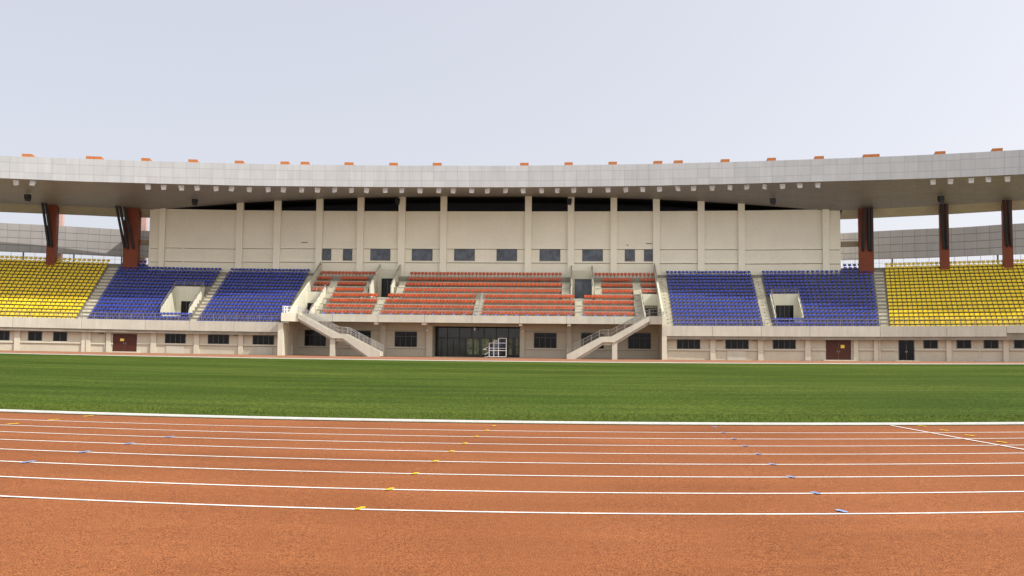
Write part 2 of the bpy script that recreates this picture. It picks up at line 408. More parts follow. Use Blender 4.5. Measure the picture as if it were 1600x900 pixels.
# ------------------------------------------------------------------ grandstand body
S_END = (-92, 82)
D0, RISE, DEP, T0 = 3.8, .504, .82, .35
def deck(k): return D0 + RISE * k
def trow(k): return T0 + DEP * k
gs = empty('grandstand', 'long cream concrete grandstand with raked terraces and ground floor rooms', 'grandstand', (*P(-7.5, 0), 0))
G = gs
s441, s448 = sx(441, -1, 3), sx(448.5, -1, 3)
sDL = (sx(457, 0, 6) + sx(497, 14, 13)) / 2           # left divider wall
sDR = (sx(1034, 0, 6) + sx(1025, 14, 13)) / 2          # right divider wall
s1035, s1042 = sx(1034.5, -1, 3), sx(1042, -1, 3)
sBL, sBR = sx(232.5, 14.5, 16), sx(1313.5, 14.5, 16)    # ends of the upper building
VOM = [(-50.0, -46.15, 2, 9), (sx(1211, 2.4, 5), sx(1256, 2.4, 5), 2, 8)]

def wing_profile(k0, k1, bottom=2.6):
    pr = [(-.86, bottom), (-.86, D0)] if k0 == 0 else [(trow(k0), bottom), (trow(k0), deck(k0))]
    for k in range(max(1, k0 + (k0 > 0)), k1 + 1):
        pr += [(trow(k), deck(k - 1)), (trow(k), deck(k))]
    te = trow(k1 + 1) + .02
    pr += [(te, deck(k1)), (te, bottom)]
    return pr
def terrace(s0, s1, k0, k1):
    MB().sweep(wing_profile(k0, k1), s0, s1).build('terrace', CONC, G)
v1, v2 = VOM
terrace(S_END[0], sBL, 0, 18)
terrace(sBL, v1[0], 0, 16)
terrace(v1[0], v1[1], 0, 2); terrace(v1[0], v1[1], 10, 16)
terrace(v1[1], sDL - .12, 0, 16)
terrace(sDR + .12, v2[0], 0, 16)
terrace(v2[0], v2[1], 0, 2); terrace(v2[0], v2[1], 9, 16)
terrace(v2[1], sBR, 0, 16)
terrace(sBR, S_END[1], 0, 18)
# parapets (fascia beams), in pieces between expansion joints
def jointed(name, m, px_list, tz, s_edges=None, gap=.035):
    ed = s_edges if s_edges else [sx(p, tz[0][0], 3.6) for p in px_list]
    for a, c in zip(ed[:-1], ed[1:]): MB().sweep(tz, a + gap / 2, c - gap / 2).build(name, m, G)
PW = [(-1.0, 3.0), (-1.0, 4.3), (-.84, 4.3), (-.84, 3.14), (.02, 3.14), (.02, 3.0)]
jointed('parapet', PAR, None, PW, [S_END[0], -80] + [sx(p, -1, 3.6) for p in (20, 127.5, 227, 295.5, 365.5)] + [s441 - .02])
jointed('parapet', PAR, None, PW, [s1035] + [sx(p, -1, 3.6) for p in (1113.5, 1189.5, 1265.5, 1375.5, 1479.5, 1573)])
PW2 = [(a, b + (.42 if b in (3.0, 3.14) else .04)) for a, b in PW]
jointed('parapet', PAR, None, PW2, [sx(1573, -1, 3.6), 70, S_END[1]])
zc1 = sz(740, 492.8, -1)[1]; zc0 = sz(740, 504.6, -1)[1]
PC = [(-1.0, zc0), (-1.0, zc1), (-.84, zc1), (-.84, zc0 + .15), (4.02, zc0 + .15), (4.02, zc0)]
jointed('parapet', PAR, None, PC, [s448 + .02] + [sx(p, -1, 5) for p in (519.5, 590.5, 663.5, 737.5, 811.5, 885.5, 959.5)] + [s1035 - .02])

# ground floor walls
LED = .16
def wall_strip(a, c, t, z1, name='wall', m=None): return MB().box(a, c, t, t + .3, -.4, z1).build(name, m or WALL, G)
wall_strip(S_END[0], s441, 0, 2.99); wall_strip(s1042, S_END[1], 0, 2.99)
for (a, c) in ((s448, sx(676, 4, 2)), (sx(812, 4, 2), s1035 - .01)):
    wall_strip(a, c, 4, zc0 - .01)
# returns at the ends of the central bay
MB().box(s441, s448, -2.75, 4.3, -.4, zc0 - .3).build('end_wall', BRIGHT, G)
MB().box(s1035, s1042, -.98, 4.3, -.4, zc1 + .12).build('end_wall', BRIGHT, G)
# ledges
def ledge(p0, p1, py, t, name='ledge', h=.2, d=.16):
    a, z = sz((p0 + p1) / 2, py, t); s0, s1 = sx(p0, t, z), sx(p1, t, z)
    MB().box(s0, s1, t - d, t + .05, z - h / 2, z + h / 2).build(name, WALLP, G)
    MB().box(s0, s1, t - .012, t + .05, z - h / 2 - .06, z - h / 2 - .004).build('groove_shadow', GROOVE_SHADOW, G)  # groove strip, painted dark to strengthen the ledge's shadow
# pilasters of the ground floor
PIL_W = [(21.8, 30.8), (127, 141), (165.5, 172.5), (235, 243.5), (302.5, 310.5), (372, 379.5),
         (1110, 1118), (1184.5, 1192.5), (1258.5, 1267), (1334, 1341), (1365.5, 1376), (1479, 1487), (1568, 1576.5)]
for a, c in PIL_W:
    MB().box(sx(a, -.25, 1), sx(c, -.25, 1), -.25, .1, -.4, 2.985).build('pilaster', WALLP, G)
for a, c in ((-40, 21), (31, 126.5), (243.8, 302.2), (310.8, 371.7), (379.8, 440)):
    yy = 534.0 + (a + c) / 2 * .0137; ledge(a, c, yy, 0); ledge(a, c, yy - 18.0, 0, 'string_course', .07, .04)
for a, c in ((142, 165), (172.8, 177), (214.5, 234.5)): ledge(a, c, 537.0, 0)
for a, c in ((1043, 1109.5), (1118.5, 1184), (1193, 1258), (1267.5, 1290.5), (1330, 1333.5), (1341.5, 1365), (1377, 1403.5), (1429, 1478.5), (1487.5, 1567.5), (1577, 1640)):
    ledge(a, c, 546.6, 0)
    if c - a > 20: ledge(a, c, 528.6, 0, 'string_course', .07, .04)
PIL_C = [(594, 602.3), (666, 675.5), (812.5, 819.5), (885.5, 893)]
for a, c in PIL_C:
    MB().box(sx(a, 3.7, 2), sx(c, 3.7, 2), 3.7, 4.1, -.4, zc0 - .005).build('pilaster', WALLP, G)
    MB().box(sx(a, 3.7, 2) + .1, sx(c, 3.7, 2) - .1, -.8, 3.7, zc0 - .32, zc0 + .02).build('beam', WALLP, G)
for a, c in ((463, 593.5), (602.8, 665.5), (820, 885), (893.5, 1027)):
    yy = 542.3 + ((a + c) / 2 - 530) * .0083
    ledge(a, c, yy, 4); ledge(a, c, yy - 27.2, 4, 'string_course', .06, .03)
# panels of lighter render under two sills
for a, c, y0, y1 in ((260, 287.5, 539.8, 551), (397, 426, 542.2, 553.5), (1136, 1166, 548.5, 560)):
    s0, z1 = sz(a, y0, 0); s1, z0 = sz(c, y1, 0); MB().box(s0, s1, -.09, .05, -.2, z1).build('sill_panel', PAR, G)

def window(px0, px1, py0, py1, t, mull=3, transom=None, glass=None, parent=None, frm=None):
    s0, za = sz(px0, py0, t); s1, zb = sz(px1, py0, t); z1 = (za + zb) / 2
    z0 = (sz(px0, py1, t)[1] + sz(px1, py1, t)[1]) / 2
    fr = frm or FRAME; b = MB(); e = .07
    b.box(s0, s1, t - .05, t + .02, z1 - e, z1).box(s0, s1, t - .05, t + .02, z0, z0 + e)
    b.box(s0, s0 + e, t - .05, t + .02, z0 + e, z1 - e).box(s1 - e, s1, t - .05, t + .02, z0 + e, z1 - e)
    zt = z1 - e
    if transom:
        zt = z0 + (z1 - z0) * transom; b.box(s0 + e, s1 - e, t - .045, t + .02, zt - .04, zt + .04)
        b.box((s0 + s1) / 2 - .03, (s0 + s1) / 2 + .03, t - .042, t + .02, zt + .04, z1 - e)
        zt -= .04
    for k in range(1, mull + 1):
        q = s0 + (s1 - s0) * k / (mull + 1); b.box(q - .035, q + .035, t - .043, t + .02, z0 + e, zt)
    w_ = b.build('window', fr, parent or G)
    MB().box(s0 + .03, s1 - .03, t - .02, t + .01, z0 + .03, z1 - .03).build('pane', glass or GLASS, w_)
    # projecting sill
    MB().box(s0 - .05, s1 + .05, t - .11, t - .052, z0 - .07, z0 - .003).build('sill', WALLP, w_)
    return w_
for a, c, y0, y1, m_ in ((-10, 15.5, 516.8, 532, 2), (44.3, 66.2, 518, 532.7, 1), (83.5, 105.3, 518.6, 533.4, 1), (258.2, 290.6, 521.7, 536.8, 3), (325.2, 358.3, 522.9, 537.7, 3), (395, 428.5, 524.2, 539, 3),
                     (1057.6, 1094, 530.2, 545.6, 3), (1133.4, 1169.7, 530.2, 545.6, 3), (1207.4, 1243.3, 530, 545.6, 3), (1442.7, 1465.2, 529.2, 544.8, 1), (1494.5, 1517.2, 529, 544.7, 1), (1536.8, 1560, 529, 544.7, 1), (1584, 1612, 528.8, 544.7, 1)):
    window(a, c, y0, y1, 0, m_)
for a, c, y0, y1 in ((476.3, 509.7, 515.7, 541.8), (545, 579.7, 516.7, 542.4), (617, 651.8, 518, 543.2), (834.3, 869.7, 520, 545.6), (908, 943.7, 520.2, 546.4), (981.3, 1017, 520.6, 546.6)):
    window(a, c, y0, y1, 4, 3, .70)

def door(px0, px1, py0, py1, t, m, name='door', notice=None, parent=None, step=True, leaves=2, hmat=None):
    s0, z1 = sz(px0, py0, t); s1, _ = sz(px1, py0, t); z0 = 0 if step else sz(px0, py1, t)[1]
    if step: z0 = .12
    fr = MB().box(s0 - .06, s0, t - .06, t + .02, z0, z1 + .06).box(s1, s1 + .06, t - .06, t + .02, z0, z1 + .06).box(s0, s1, t - .06, t + .02, z1, z1 + .06)
    d = fr.build(name, FRAME if m is not BROWN else BROWN, parent or G)
    wd = (s1 - s0) / leaves
    for k in range(leaves):
        MB().box(s0 + wd * k + .012, s0 + wd * (k + 1) - .012, t - .035, t + .01, z0, z1 - .01).build('leaf', m, d)
        hs_ = s0 + wd * (k + (.9 if k == 0 and leaves > 1 else .1))
        MB().box(hs_ - .02, hs_ + .02, t - .09, t - .035, z0 + .95, z0 + 1.15).build('handle', STEEL, d)
    if notice:
        a_, b2 = sz(notice[0], notice[1], t); c_, d2 = sz(notice[2], notice[3], t)
        MB().box(a_, c_, t - .05, t - .037, d2, b2).build('notice', YSIGN, d)
    if step: MB().box(s0 - .5, s1 + .6, t - 1.0, t - .01, -.3, .12).build('doorstep', STEP, d)
    return d
door(177.7, 213.6, 522, 548, 0, BROWN, notice=(188, 529, 194, 533))
door(1291.2, 1328.6, 532, 559, 0, BROWN, notice=(1313.5, 539, 1319.5, 544))
door(1404.6, 1427.5, 532.4, 558.5, 0, GLASS, 'glass_door')

# small grilles, pipes and lamps on the ground floor wall
for px, py, wd in ((158, 521, 9), (368, 524, 6), (1124.5, 532.2, 9), (1179, 531.5, 8)):
    s0, z0 = sz(px - wd / 2, py + 1.3, 0); s1, z1 = sz(px + wd / 2, py - 1.3, 0); b = MB()
    for k in range(4): b.box(s0, s1, -.06, .02, z0 + (z1 - z0) * k / 4, z0 + (z1 - z0) * (k + .6) / 4)
    b.build('vent_grille', STEELD, G)
for px, t in ((135, -.32), (163.5, -.1), (1042.5, -.1), (1192.8, -.1), (1340.9, -.1), (1374, -.32), (1487.2, -.1)):
    s0 = sx(px, t, 1.5); b = MB(); b.tube(W(s0, t, -.1), W(s0, t, 2.98), .05, 8); b.build('drain_pipe', PAR, G)
b = MB(); s0 = sx(456.3, 0, 1); b.tube(W(s0, 0, 0), W(s0, 0, 1.25), .035, 8); b.build('drain_pipe', WHITE, G)
for px, py in ((667.5, 516), (816.8, 517.4)):
    s0, z0 = sz(px, py, 3.6); MB().box(s0 - .12, s0 + .12, 3.42, 3.7, z0 - .08, z0 + .08).build('wall_lamp', WHITE, G)

# entrance: recess with glazed screen
e0, e1 = sx(676, 4, 2), sx(812, 4, 2)
ez1 = sz(740, 511.5, 6.4)[1]
MB().box(e0 - .28, e0, 4.3, 6.8, -.4, zc0 - .01).build('entrance_side', WALL, G)
MB().box(e1, e1 + .28, 4.3, 6.8, -.4, zc0 - .01).build('entrance_side', WALL, G)
MB().box(e0, e1, 4.0, 6.8, zc0 - .35, zc0 - .012).build('entrance_ceiling', WALL, G)
MB().box(e0, e1, 2.6, 6.5, -.3, .03).build('entrance_floor', STEP, G)
ent = MB(); ent.box(e0, e1, 6.35, 6.5, ez1 - .1, ez1)
zt = sz(740, 528.5, 6.4)[1]; zt2 = sz(740, 521.5, 6.4)[1]
ent.box(e0, e1, 6.36, 6.49, zt - .05, zt + .05)
n_e = 14
for k in range(n_e + 1):
    q = e0 + (e1 - e0) * k / n_e; wq = .05 if k % 2 == 0 else .035
    ent.box(max(e0, q - wq), min(e1, q + wq), 6.37, 6.48, .03, ez1 - .1 if k % 2 == 0 else zt - .05)
entr = ent.build('entrance_screen', BLACK, G)
MB().box(e0, e1, 6.42, 6.44, .03, ez1).build('pane', mat('entrance_glass', (.028, .034, .030), .1, .5, .8, spec=.35), entr)
s0, z0 = sz(741.7, 514.5, 4.2); MB().box(s0 - .08, s0 + .08, 4.1, 4.3, z0 - .14, z0 + .2).build('wall_lamp', WHITE, G)
# panels before the glass, painted with the green garden light seen through it
for a, c in ((730, 738), (741, 748), (753, 764), (769, 778), (795, 800), (806, 810)):
    s0, z1 = sz(a, 526, 6.3); s1 = sx(c, 6.3, 1)
    MB().box(s0, s1, 6.33, 6.345, .35, z1 - .25).build('garden_light_panel', mat('garden_light_paint', (.17, .20, .11), .25, .6, 2.0), entr)

# ------------------------------------------------------------------ wings: aisles
def aisle(s0, s1, k0, k1, name='aisle_steps'):
    b = MB()
    for k in range(k0, k1 + 1):
        b.box(s0, s1, trow(k) - .40, trow(k) + .0, deck(k - 1) - .02, deck(k - 1) + RISE / 2) if k > 0 else None
        te = trow(k + 1) - .40
        b.box(s0, s1, trow(k) - .005, te, deck(k) - (RISE / 2 + .02 if k else .05), deck(k) + .022)
    o = b.build(name, STEP, G)
    d = MB()
    for k in range(k0, k1 + 1):
        c = (s0 + s1) / 2; d.box(c - .06, c + .06, trow(k) - .006, trow(k) + .01, deck(k) - .17, deck(k) - .07)
    d.build('step_drain', DARK, o)
def edge(pb, pt, kt=16): return (sx(pb, .8, 4.4) + sx(pt, trow(kt) + .4, deck(kt) + .5)) / 2
AY_L = (edge(117, 172, 17), edge(134, 188, 17))
AB_L = (edge(290.5, 350.5), edge(301.5, 363))
AD_L = (edge(438.5, 484), sDL - .15)
AD_R = (sDR + .15, edge(1051.5, 1041))
AB_R = (edge(1197, 1171), edge(1211, 1186))
AY_R = (edge(1375, 1363.5, 17), edge(1393, 1377, 17))
aisle(AY_L[0] + .05, AY_L[1] - .05, 1, 17); aisle(AB_L[0] + .05, AB_L[1] - .05, 1, 15); aisle(AD_L[0], AD_L[1], 1, 15)
aisle(AD_R[0], AD_R[1], 1, 15); aisle(AB_R[0] + .05, AB_R[1] - .05, 1, 15); aisle(AY_R[0] + .05, AY_R[1] - .05, 1, 17)

# vomitories: side walls with raked tops, header and dark door
for (a, c, k0, k1), (dy0, dy1), dpx in ((VOM[0], (470.5, 492), (282.5, 294.5)), (VOM[1], (477, 498), (1212, 1240))):
    tf, tb = trow(k0) + .55, trow(k1) + .3
    zf, zb = deck(k0) + 1.05, deck(k1) + 1.0
    for s0 in (a, c - .16):
        MB().sweep([(tf, deck(0) - .5), (tf, zf), (tb + .15, zb), (tb + .15, deck(0) - .5)], s0, s0 + .16).build('exit_side_wall', BRIGHT, G)
    MB().box(a + .16, c - .16, tf - .3, tb, deck(1) - .2, deck(1) + .02).build('exit_floor', STEP, G)
    zd = sz(sum(dpx) / 2, dy0, tb)[1]
    MB().box(a + .16, c - .16, tb, tb + .15, zd, zb - .02).build('exit_header', BRIGHT, G)
    d0, d1 = sx(dpx[0], tb, 6), sx(dpx[1], tb, 6)
    if dpx[0] < 800: d1 = c - .2
    if d0 > a + .2: MB().box(a + .16, d0, tb, tb + .15, deck(1), zd).build('exit_jamb', BRIGHT, G)
    if d1 < c - .25: MB().box(d1, c - .16, tb, tb + .15, deck(1), zd).build('exit_jamb', BRIGHT, G)
    dd = MB().box(d0, d1, tb + .1, tb + .14, deck(1), zd).build('exit_door', GLASS, G)
    b = MB()
    for k in range(1, 4): q = d0 + (d1 - d0) * k / 4; b.box(q - .03, q + .03, tb + .06, tb + .1, deck(1), zd)
    b.build('door_frame', FRAME, dd)

# ------------------------------------------------------------------ central orange block
rows_y = [487.9, 479.3, 470.3, 461.7, 453.0, 443.7, 435.4, 427.0]       # visible seat-back height at px 740
RT0, RTD = 1.0, 1.62
def rt(k): return RT0 + RTD * k + .9                                     # seat position of row k (0 = front)
RZ = [sz(740, rows_y[k], rt(k))[1] - .56 for k in range(8)]             # deck levels
def rstart(k): return RT0 + RTD * k if k else -.86
sVL = (sx(488, 0, 6) + sx(501, 6.5, 8)) / 2
sVR = (sx(1006, 0, 6) + sx(1004, 6.5, 8)) / 2
dL = [(sx(583, 9, 10) + sx(590, 13, 13)) / 2, (sx(615.5, 9, 10) + sx(622, 13, 13)) / 2]
dR = [(sx(893, 9, 10) + sx(893, 13, 13)) / 2, (sx(925.5, 9, 10) + sx(926, 13, 13)) / 2]
def cprofile(k0, k1, bottom):
    pr = [(rstart(k0), bottom), (rstart(k0), RZ[k0])]
    for k in range(k0 + 1, k1 + 1): pr += [(rstart(k), RZ[k - 1]), (rstart(k), RZ[k])]
    pr += [(14.2, RZ[k1]), (14.2, bottom)]
    return pr
MB().sweep(cprofile(0, 3, zc0 + .2), sVL, sVR).build('terrace', CONC, G)
for a, c in ((sDL + .12, dL[0]), (dL[1], dR[0]), (dR[1], sDR - .12)):
    MB().sweep(cprofile(4, 7, RZ[3] - 1.0), a + .01, c - .01).build('terrace', CONC, G)
# light nosing edge on each tread
for k in range(1, 8):
    for a, c in ([(sVL + .2, sVR - .2)] if k < 4 else [(sDL + .2, dL[0] - .1), (dL[1] + .1, dR[0] - .1), (dR[1] + .1, sDR - .2)]):
        MB().box(a, c, rstart(k) - .03, rstart(k) + .12, RZ[k] - .1, RZ[k] + .012).build('tread_edge', EDGE, G)
# divider walls, second pair of walls beside the lower exits
def raked_wall(s0, s1, tf, tb, top, bottom, name='divider_wall', m=None):
    MB().sweep([(tf, bottom)] + [(tf, top(tf))] + [(tb, top(tb)), (tb, bottom)], s0, s1).build(name, m or BRIGHT, G)
def wing_top(t): return D0 + RISE * (t - T0) / DEP + .75
raked_wall(sDL - .12, sDL + .12, -.5, 14.3, lambda t: max(zc1 + .1, wing_top(t) + .2), 3.2)
raked_wall(sDR - .12, sDR + .12, -.5, 14.3, lambda t: max(zc1 + .1, wing_top(t) + .2), 3.2)
vb = rstart(4) - .1
def ctop(t): return RZ[0] + (RZ[4] - RZ[0]) * (t - 1.0) / (4 * RTD) + .75
raked_wall(sVL - .1, sVL + .1, .2, vb, ctop, zc0, 'exit_side_wall')
raked_wall(sVR - .1, sVR + .1, .2, vb, ctop, zc0, 'exit_side_wall')
for a, c, hy, dp in ((sDL + .12, sVL - .1, 473.3, (477.5, 487.5)), (sVR + .1, sDR - .12, 477.3, (1008, 1027.8))):
    zh = sz(sum(dp) / 2, hy, vb)[1]; MB().box(a, c, vb, vb + .2, zh, RZ[4] + .05).build('exit_header', BRIGHT, G)
    MB().box(a, c, -.86, vb, zc0 + .16, zc1 - .12).build('exit_floor', STEP, G)
    dd = MB().box(a, c, vb + .1, vb + .15, zc1 - .15, zh).build('exit_door', GLASS, G)
    b = MB(); 
    for k in (1, 2, 3): q = a + (c - a) * k / 4; b.box(q - .03, q + .03, vb + .06, vb + .1, zc1 - .1, zh)
    b.build('door_frame', FRAME, dd)
# upper exits between the orange rows
for (a, c), (p0, p1, y0, y1) in ((dL, (596, 615, 435, 456.4)), (dR, (898, 924.5, 436, 458.8))):
    MB().box(a, c, rstart(4) - .1, 14.2, RZ[3] - .3, RZ[3] + .25).build('exit_floor', STEP, G)
    for s0 in (a, c):
        raked_wall(s0 - .1, s0 + .1, rstart(4) + .4, 14.2, lambda t: RZ[4] + (RZ[7] - RZ[4]) * (t - rstart(4)) / (3 * RTD) + .85, RZ[3] - .2, 'exit_side_wall')
    zt_ = sz((p0 + p1) / 2, y0, 12.2)[1]
    s0, s1 = sx(p0, 12.2, 11), sx(p1, 12.2, 11)
    MB().box(a + .1, s0, 12.2, 14.2, RZ[3], RZ[7] + .95).build('exit_jamb', WALL, G)
    if s1 < c - .15: MB().box(s1, c - .1, 12.2, 14.2, RZ[3], RZ[7] + .95).build('exit_jamb', WALL, G)
    MB().box(s0, min(s1, c - .1), 12.2, 14.2, zt_, RZ[7] + .948).build('exit_header', WALL, G)
    dd = MB().box(s0, min(s1, c - .1), 12.5, 12.55, RZ[3] + .2, zt_).build('exit_door', GLASSB if p0 > 800 else GLASS, G)
    b = MB(); b.box((s0 + s1) / 2 - .04, (s0 + s1) / 2 + .04, 12.44, 12.5, RZ[3] + .25, zt_); b.build('door_frame', FRAME, dd)
# stair flights in the gaps between the orange blocks
def cstair(p0, p1, k0, k1, px_at):
    a = sx(p0, rt(px_at), RZ[px_at] + .4) + .06; c = sx(p1, rt(px_at), RZ[px_at] + .4) - .06
    b = MB(); d = MB(); m_ = (a + c) / 2
    for k in range(k0, k1 + 1):
        z0 = RZ[k - 1] if k else RZ[0]; z1 = RZ[k]
        if k: 
            for q in range(1, 3): b.box(a, c, rstart(k) - .36 * (3 - q), rstart(k) + .002, z0 - .05, z0 + (z1 - z0) * q / 3 - .004 * q)
        b.box(a, c, rstart(k) - .006, min(rstart(k + 1) if k < 7 else 13.9, 14) - .74, z1 - (.34 if k else .1), z1 + .03)
        d.box(m_ - .05, m_ + .05, rstart(k) - .012, rstart(k) + .012, z1 - .2, z1 - .12)
    o = b.build('aisle_steps', STEP, G); d.build('step_drain', DARK, o)
for a in ((487.5, 503, 1, 3, 1), (588, 602, 1, 3, 2), (742, 756, 1, 3, 2), (897.5, 911.5, 0, 3, 2), (990, 1004, 0, 3, 2), (514, 527.5, 4, 6, 5), (575, 583, 4, 6, 6), (622, 634, 4, 6, 5), (877.5, 891, 4, 6, 5), (928, 940.5, 4, 6, 5), (988, 1001.5, 4, 6, 5)):
    cstair(*a)

# ------------------------------------------------------------------ upper building
ub = empty('press_building', 'tall cream windowed wall with pilasters rising behind the seats', 'building', (*P(-7.5, 15), 0))
zw = sz(760, 330.3, 14.6)[1]
TW = 14.6
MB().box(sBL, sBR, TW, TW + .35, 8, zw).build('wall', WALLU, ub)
MB().box(sBL, sBL + .3, TW + .35, 24, 0, zw).build('end_wall', WALLU, ub); MB().box(sBR - .3, sBR, TW + .35, 24, 0, zw).build('end_wall', WALLU, ub)
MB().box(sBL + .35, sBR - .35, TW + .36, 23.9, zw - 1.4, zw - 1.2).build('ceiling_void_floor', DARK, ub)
def ysof(px): return float(np.interp(px, [235, 250, 303, 372, 432, 497, 562, 627, 692, 825, 892, 958, 1025, 1095, 1157, 1222, 1290, 1312], [327.5, 327.5, 323.5, 317.5, 314.5, 311.5, 309, 308, 307, 307, 308, 309.3, 311.8, 315, 318.5, 323, 329, 331]))
for a, c in ((248.5, 257.3), (368.5, 378.5), (427.3, 437.5), (493, 503), (557.5, 567.5), (622, 632.3), (687.5, 697.5), (820, 830.3), (887, 897), (954, 964), (1020.5, 1031), (1090.5, 1101), (1153.8, 1164), (1285.5, 1295.8)):
    yt = ysof((a + c) / 2) - 3; zt_ = sz((a + c) / 2, yt, TW - .4)[1]
    MB().box(sx(a, TW - .45, 17), sx(c, TW - .45, 17), TW - .45, TW + .06, 9, zt_).build('pilaster', WALLUP, ub)
for a, c in ((235.5, 248), (257.8, 368), (379, 426.8), (438, 492.5), (503.5, 557), (568, 621.5), (632.8, 687), (698, 819.5), (830.8, 886.5), (897.5, 953.5), (964.5, 1020), (1031.5, 1090), (1101.5, 1153.3), (1164.5, 1285), (1296.3, 1312)):
    m_ = (a + c) / 2
    for py in (387.0 + (m_ - 240) * .0021, 408.0 + (m_ - 240) * .0030):
        s0, z0 = sz(m_, py, TW); MB().box(sx(a, TW, z0), sx(c, TW, z0), TW - .2, TW + .02, z0 - .09, z0 + .1).build('ledge', WALLUP, ub)
        MB().box(sx(a, TW, z0), sx(c, TW, z0), TW - .012, TW + .02, z0 - .16, z0 - .094).build('groove_shadow', GROOVE_SHADOW, ub)  # same painted shadow line below the upper ledges
for a, c, m_ in ((503.8, 517.8, 1), (536.2, 550.8, 1), (579, 610.2, 2), (643.7, 676, 2), (709.8, 742, 2), (776, 808, 2), (843.2, 875.5, 2), (909.8, 942, 2), (976.3, 992, 1), (1006.2, 1021.3, 1)):
    y0 = 388.4 + ((a + c) / 2 - 500) * .0022
    window(a, c, y0, y0 + 18.6, TW, m_, None, GLASSB, ub)
for px, py, wd in ((476, 379, 9), (1014, 380.5, 8), (980.5, 383, 3)):
    s0, z0 = sz(px, py, TW); MB().box(s0 - wd * .047, s0 + wd * .047, TW - .08, TW + .02, z0 - .07, z0 + .07).build('vent_grille', STEELD, ub)
for px in (300, 1263):     # link beams from the end walls to the outer columns come below
    pass

# ------------------------------------------------------------------ roof
U = [-220, -160, -110, -60, 0, 60, 120, 180, 240, 300, 372, 432, 497, 562, 627, 692, 760, 825, 892, 958, 1025, 1095, 1157, 1222, 1300, 1360, 1420, 1480, 1540, 1600, 1660, 1720, 1790, 1860]
def ipx(px, xs, ys):
    if px < xs[0]: return ys[0] + (ys[1] - ys[0]) / (xs[1] - xs[0]) * (px - xs[0])
    if px > xs[-1]: return ys[-1] + (ys[-1] - ys[-2]) / (xs[-1] - xs[-2]) * (px - xs[-1])
    return float(np.interp(px, xs, ys))
XF = [0, 120, 240, 400, 600, 800, 1000, 1160, 1240, 1400, 1500, 1600]
YB = [278.2, 283.2, 286.6, 290.3, 292.2, 292.6, 290.5, 286.9, 284.6, 280.3, 276.8, 272.0]
YT = [243.2, 247.8, 251.8, 256.2, 258.7, 259.0, 256.6, 252.5, 249.9, 244.0, 239.4, 233.8]
YR0 = 120.5
_rc = np.polyfit([-100, -80, -62, -49, -25, -5.5, 10, 26, 42, 53, 62, 80, 95], [98, 106, 111.5, 114.8, 118.8, 120.8, 121, 119.5, 116, 112.5, 109, 101, 92], 4)
def yroof(X): return float(np.polyval(_rc, max(-105, min(100, X))))
def froof(px, py, dy=0.0):
    Y = YR0
    for _ in range(12):
        p = atY(px, py, Y); Y = .5 * Y + .5 * (max(yroof(p.x), 60) + dy)
    return atY(px, py, Y)
XR = [0, 120, 180, 240, 300, 372, 432, 497, 562, 692, 825, 958, 1025, 1095, 1157, 1222, 1300, 1360, 1475, 1600]
YRr = [317.5, 322.5, 325.3, 326.5, 323.2, 317.5, 314.0, 311.2, 309, 307, 307, 309.3, 311.5, 315, 318.5, 323.5, 328.5, 326.8, 321, 313.0]
TR = 14.4
def rroof(px):
    s, z = sz(px, ipx(px, XR, YRr), TR); return W(s, TR, z), s, z
roof = empty('stadium_roof', 'curved grey canopy roof sweeping over the whole grandstand', 'roof', tuple(froof(760, 292)))
fb = [froof(u, ipx(u, XF, YB)) for u in U]; ft = [froof(u, ipx(u, XF, YT)) for u in U]; rr = [rroof(u) for u in U]
def dist(pts):
    d = [0]
    for a, c in zip(pts[:-1], pts[1:]): d.append(d[-1] + (c - a).length)
    return d
df = dist(fb)
def ribbon(name, rowsP, us, vs__, m, parent, back=None):
    b = MB(); nx = len(rowsP[0]); vv = [p for r in rowsP for p in r]; b.uv = [(us[i], vs__[j]) for j in range(len(rowsP)) for i in range(nx)]
    b.add(vv, [(j * nx + i, j * nx + i + 1, (j + 1) * nx + i + 1, (j + 1) * nx + i) for j in range(len(rowsP) - 1) for i in range(nx - 1)])
    return b.build(name, m, parent)
# refine along the curve for smoothness
def refine(pts, n=4):
    out = []
    m_ = len(pts)
    for i in range(m_ - 1):
        p0, p1, p2, p3 = pts[max(0, i - 1)], pts[i], pts[i + 1], pts[min(m_ - 1, i + 2)]
        for k in range(n):
            t = k / n
            out.append(.5 * ((2 * p1) + (p2 - p0) * t + (2 * p0 - 5 * p1 + 4 * p2 - p3) * t * t + (3 * p1 - p0 - 3 * p2 + p3) * t ** 3))
    out.append(pts[-1]); return out
FB, FT = refine(fb), refine(ft); RR = refine([r[0] for r in rr]); DF = dist(FB)
ins = [p + Vector((0, .25, 0)) for p in FB]
ribbon('fascia', [FB, FT], DF, [0, 1], FASC, roof)
ribbon('fascia_lip', [FB, ins], DF, [0, .01], FASC, roof)
sof = [[a + Vector((0, .25, .12)) + (r - a - Vector((0, .25, .12))) * (j / 8) for a, r in zip(FB, RR)] for j in range(9)]
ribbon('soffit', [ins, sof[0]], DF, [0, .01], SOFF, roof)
ribbon('soffit', sof, DF, [j / 8 for j in range(9)], SOFF, roof)
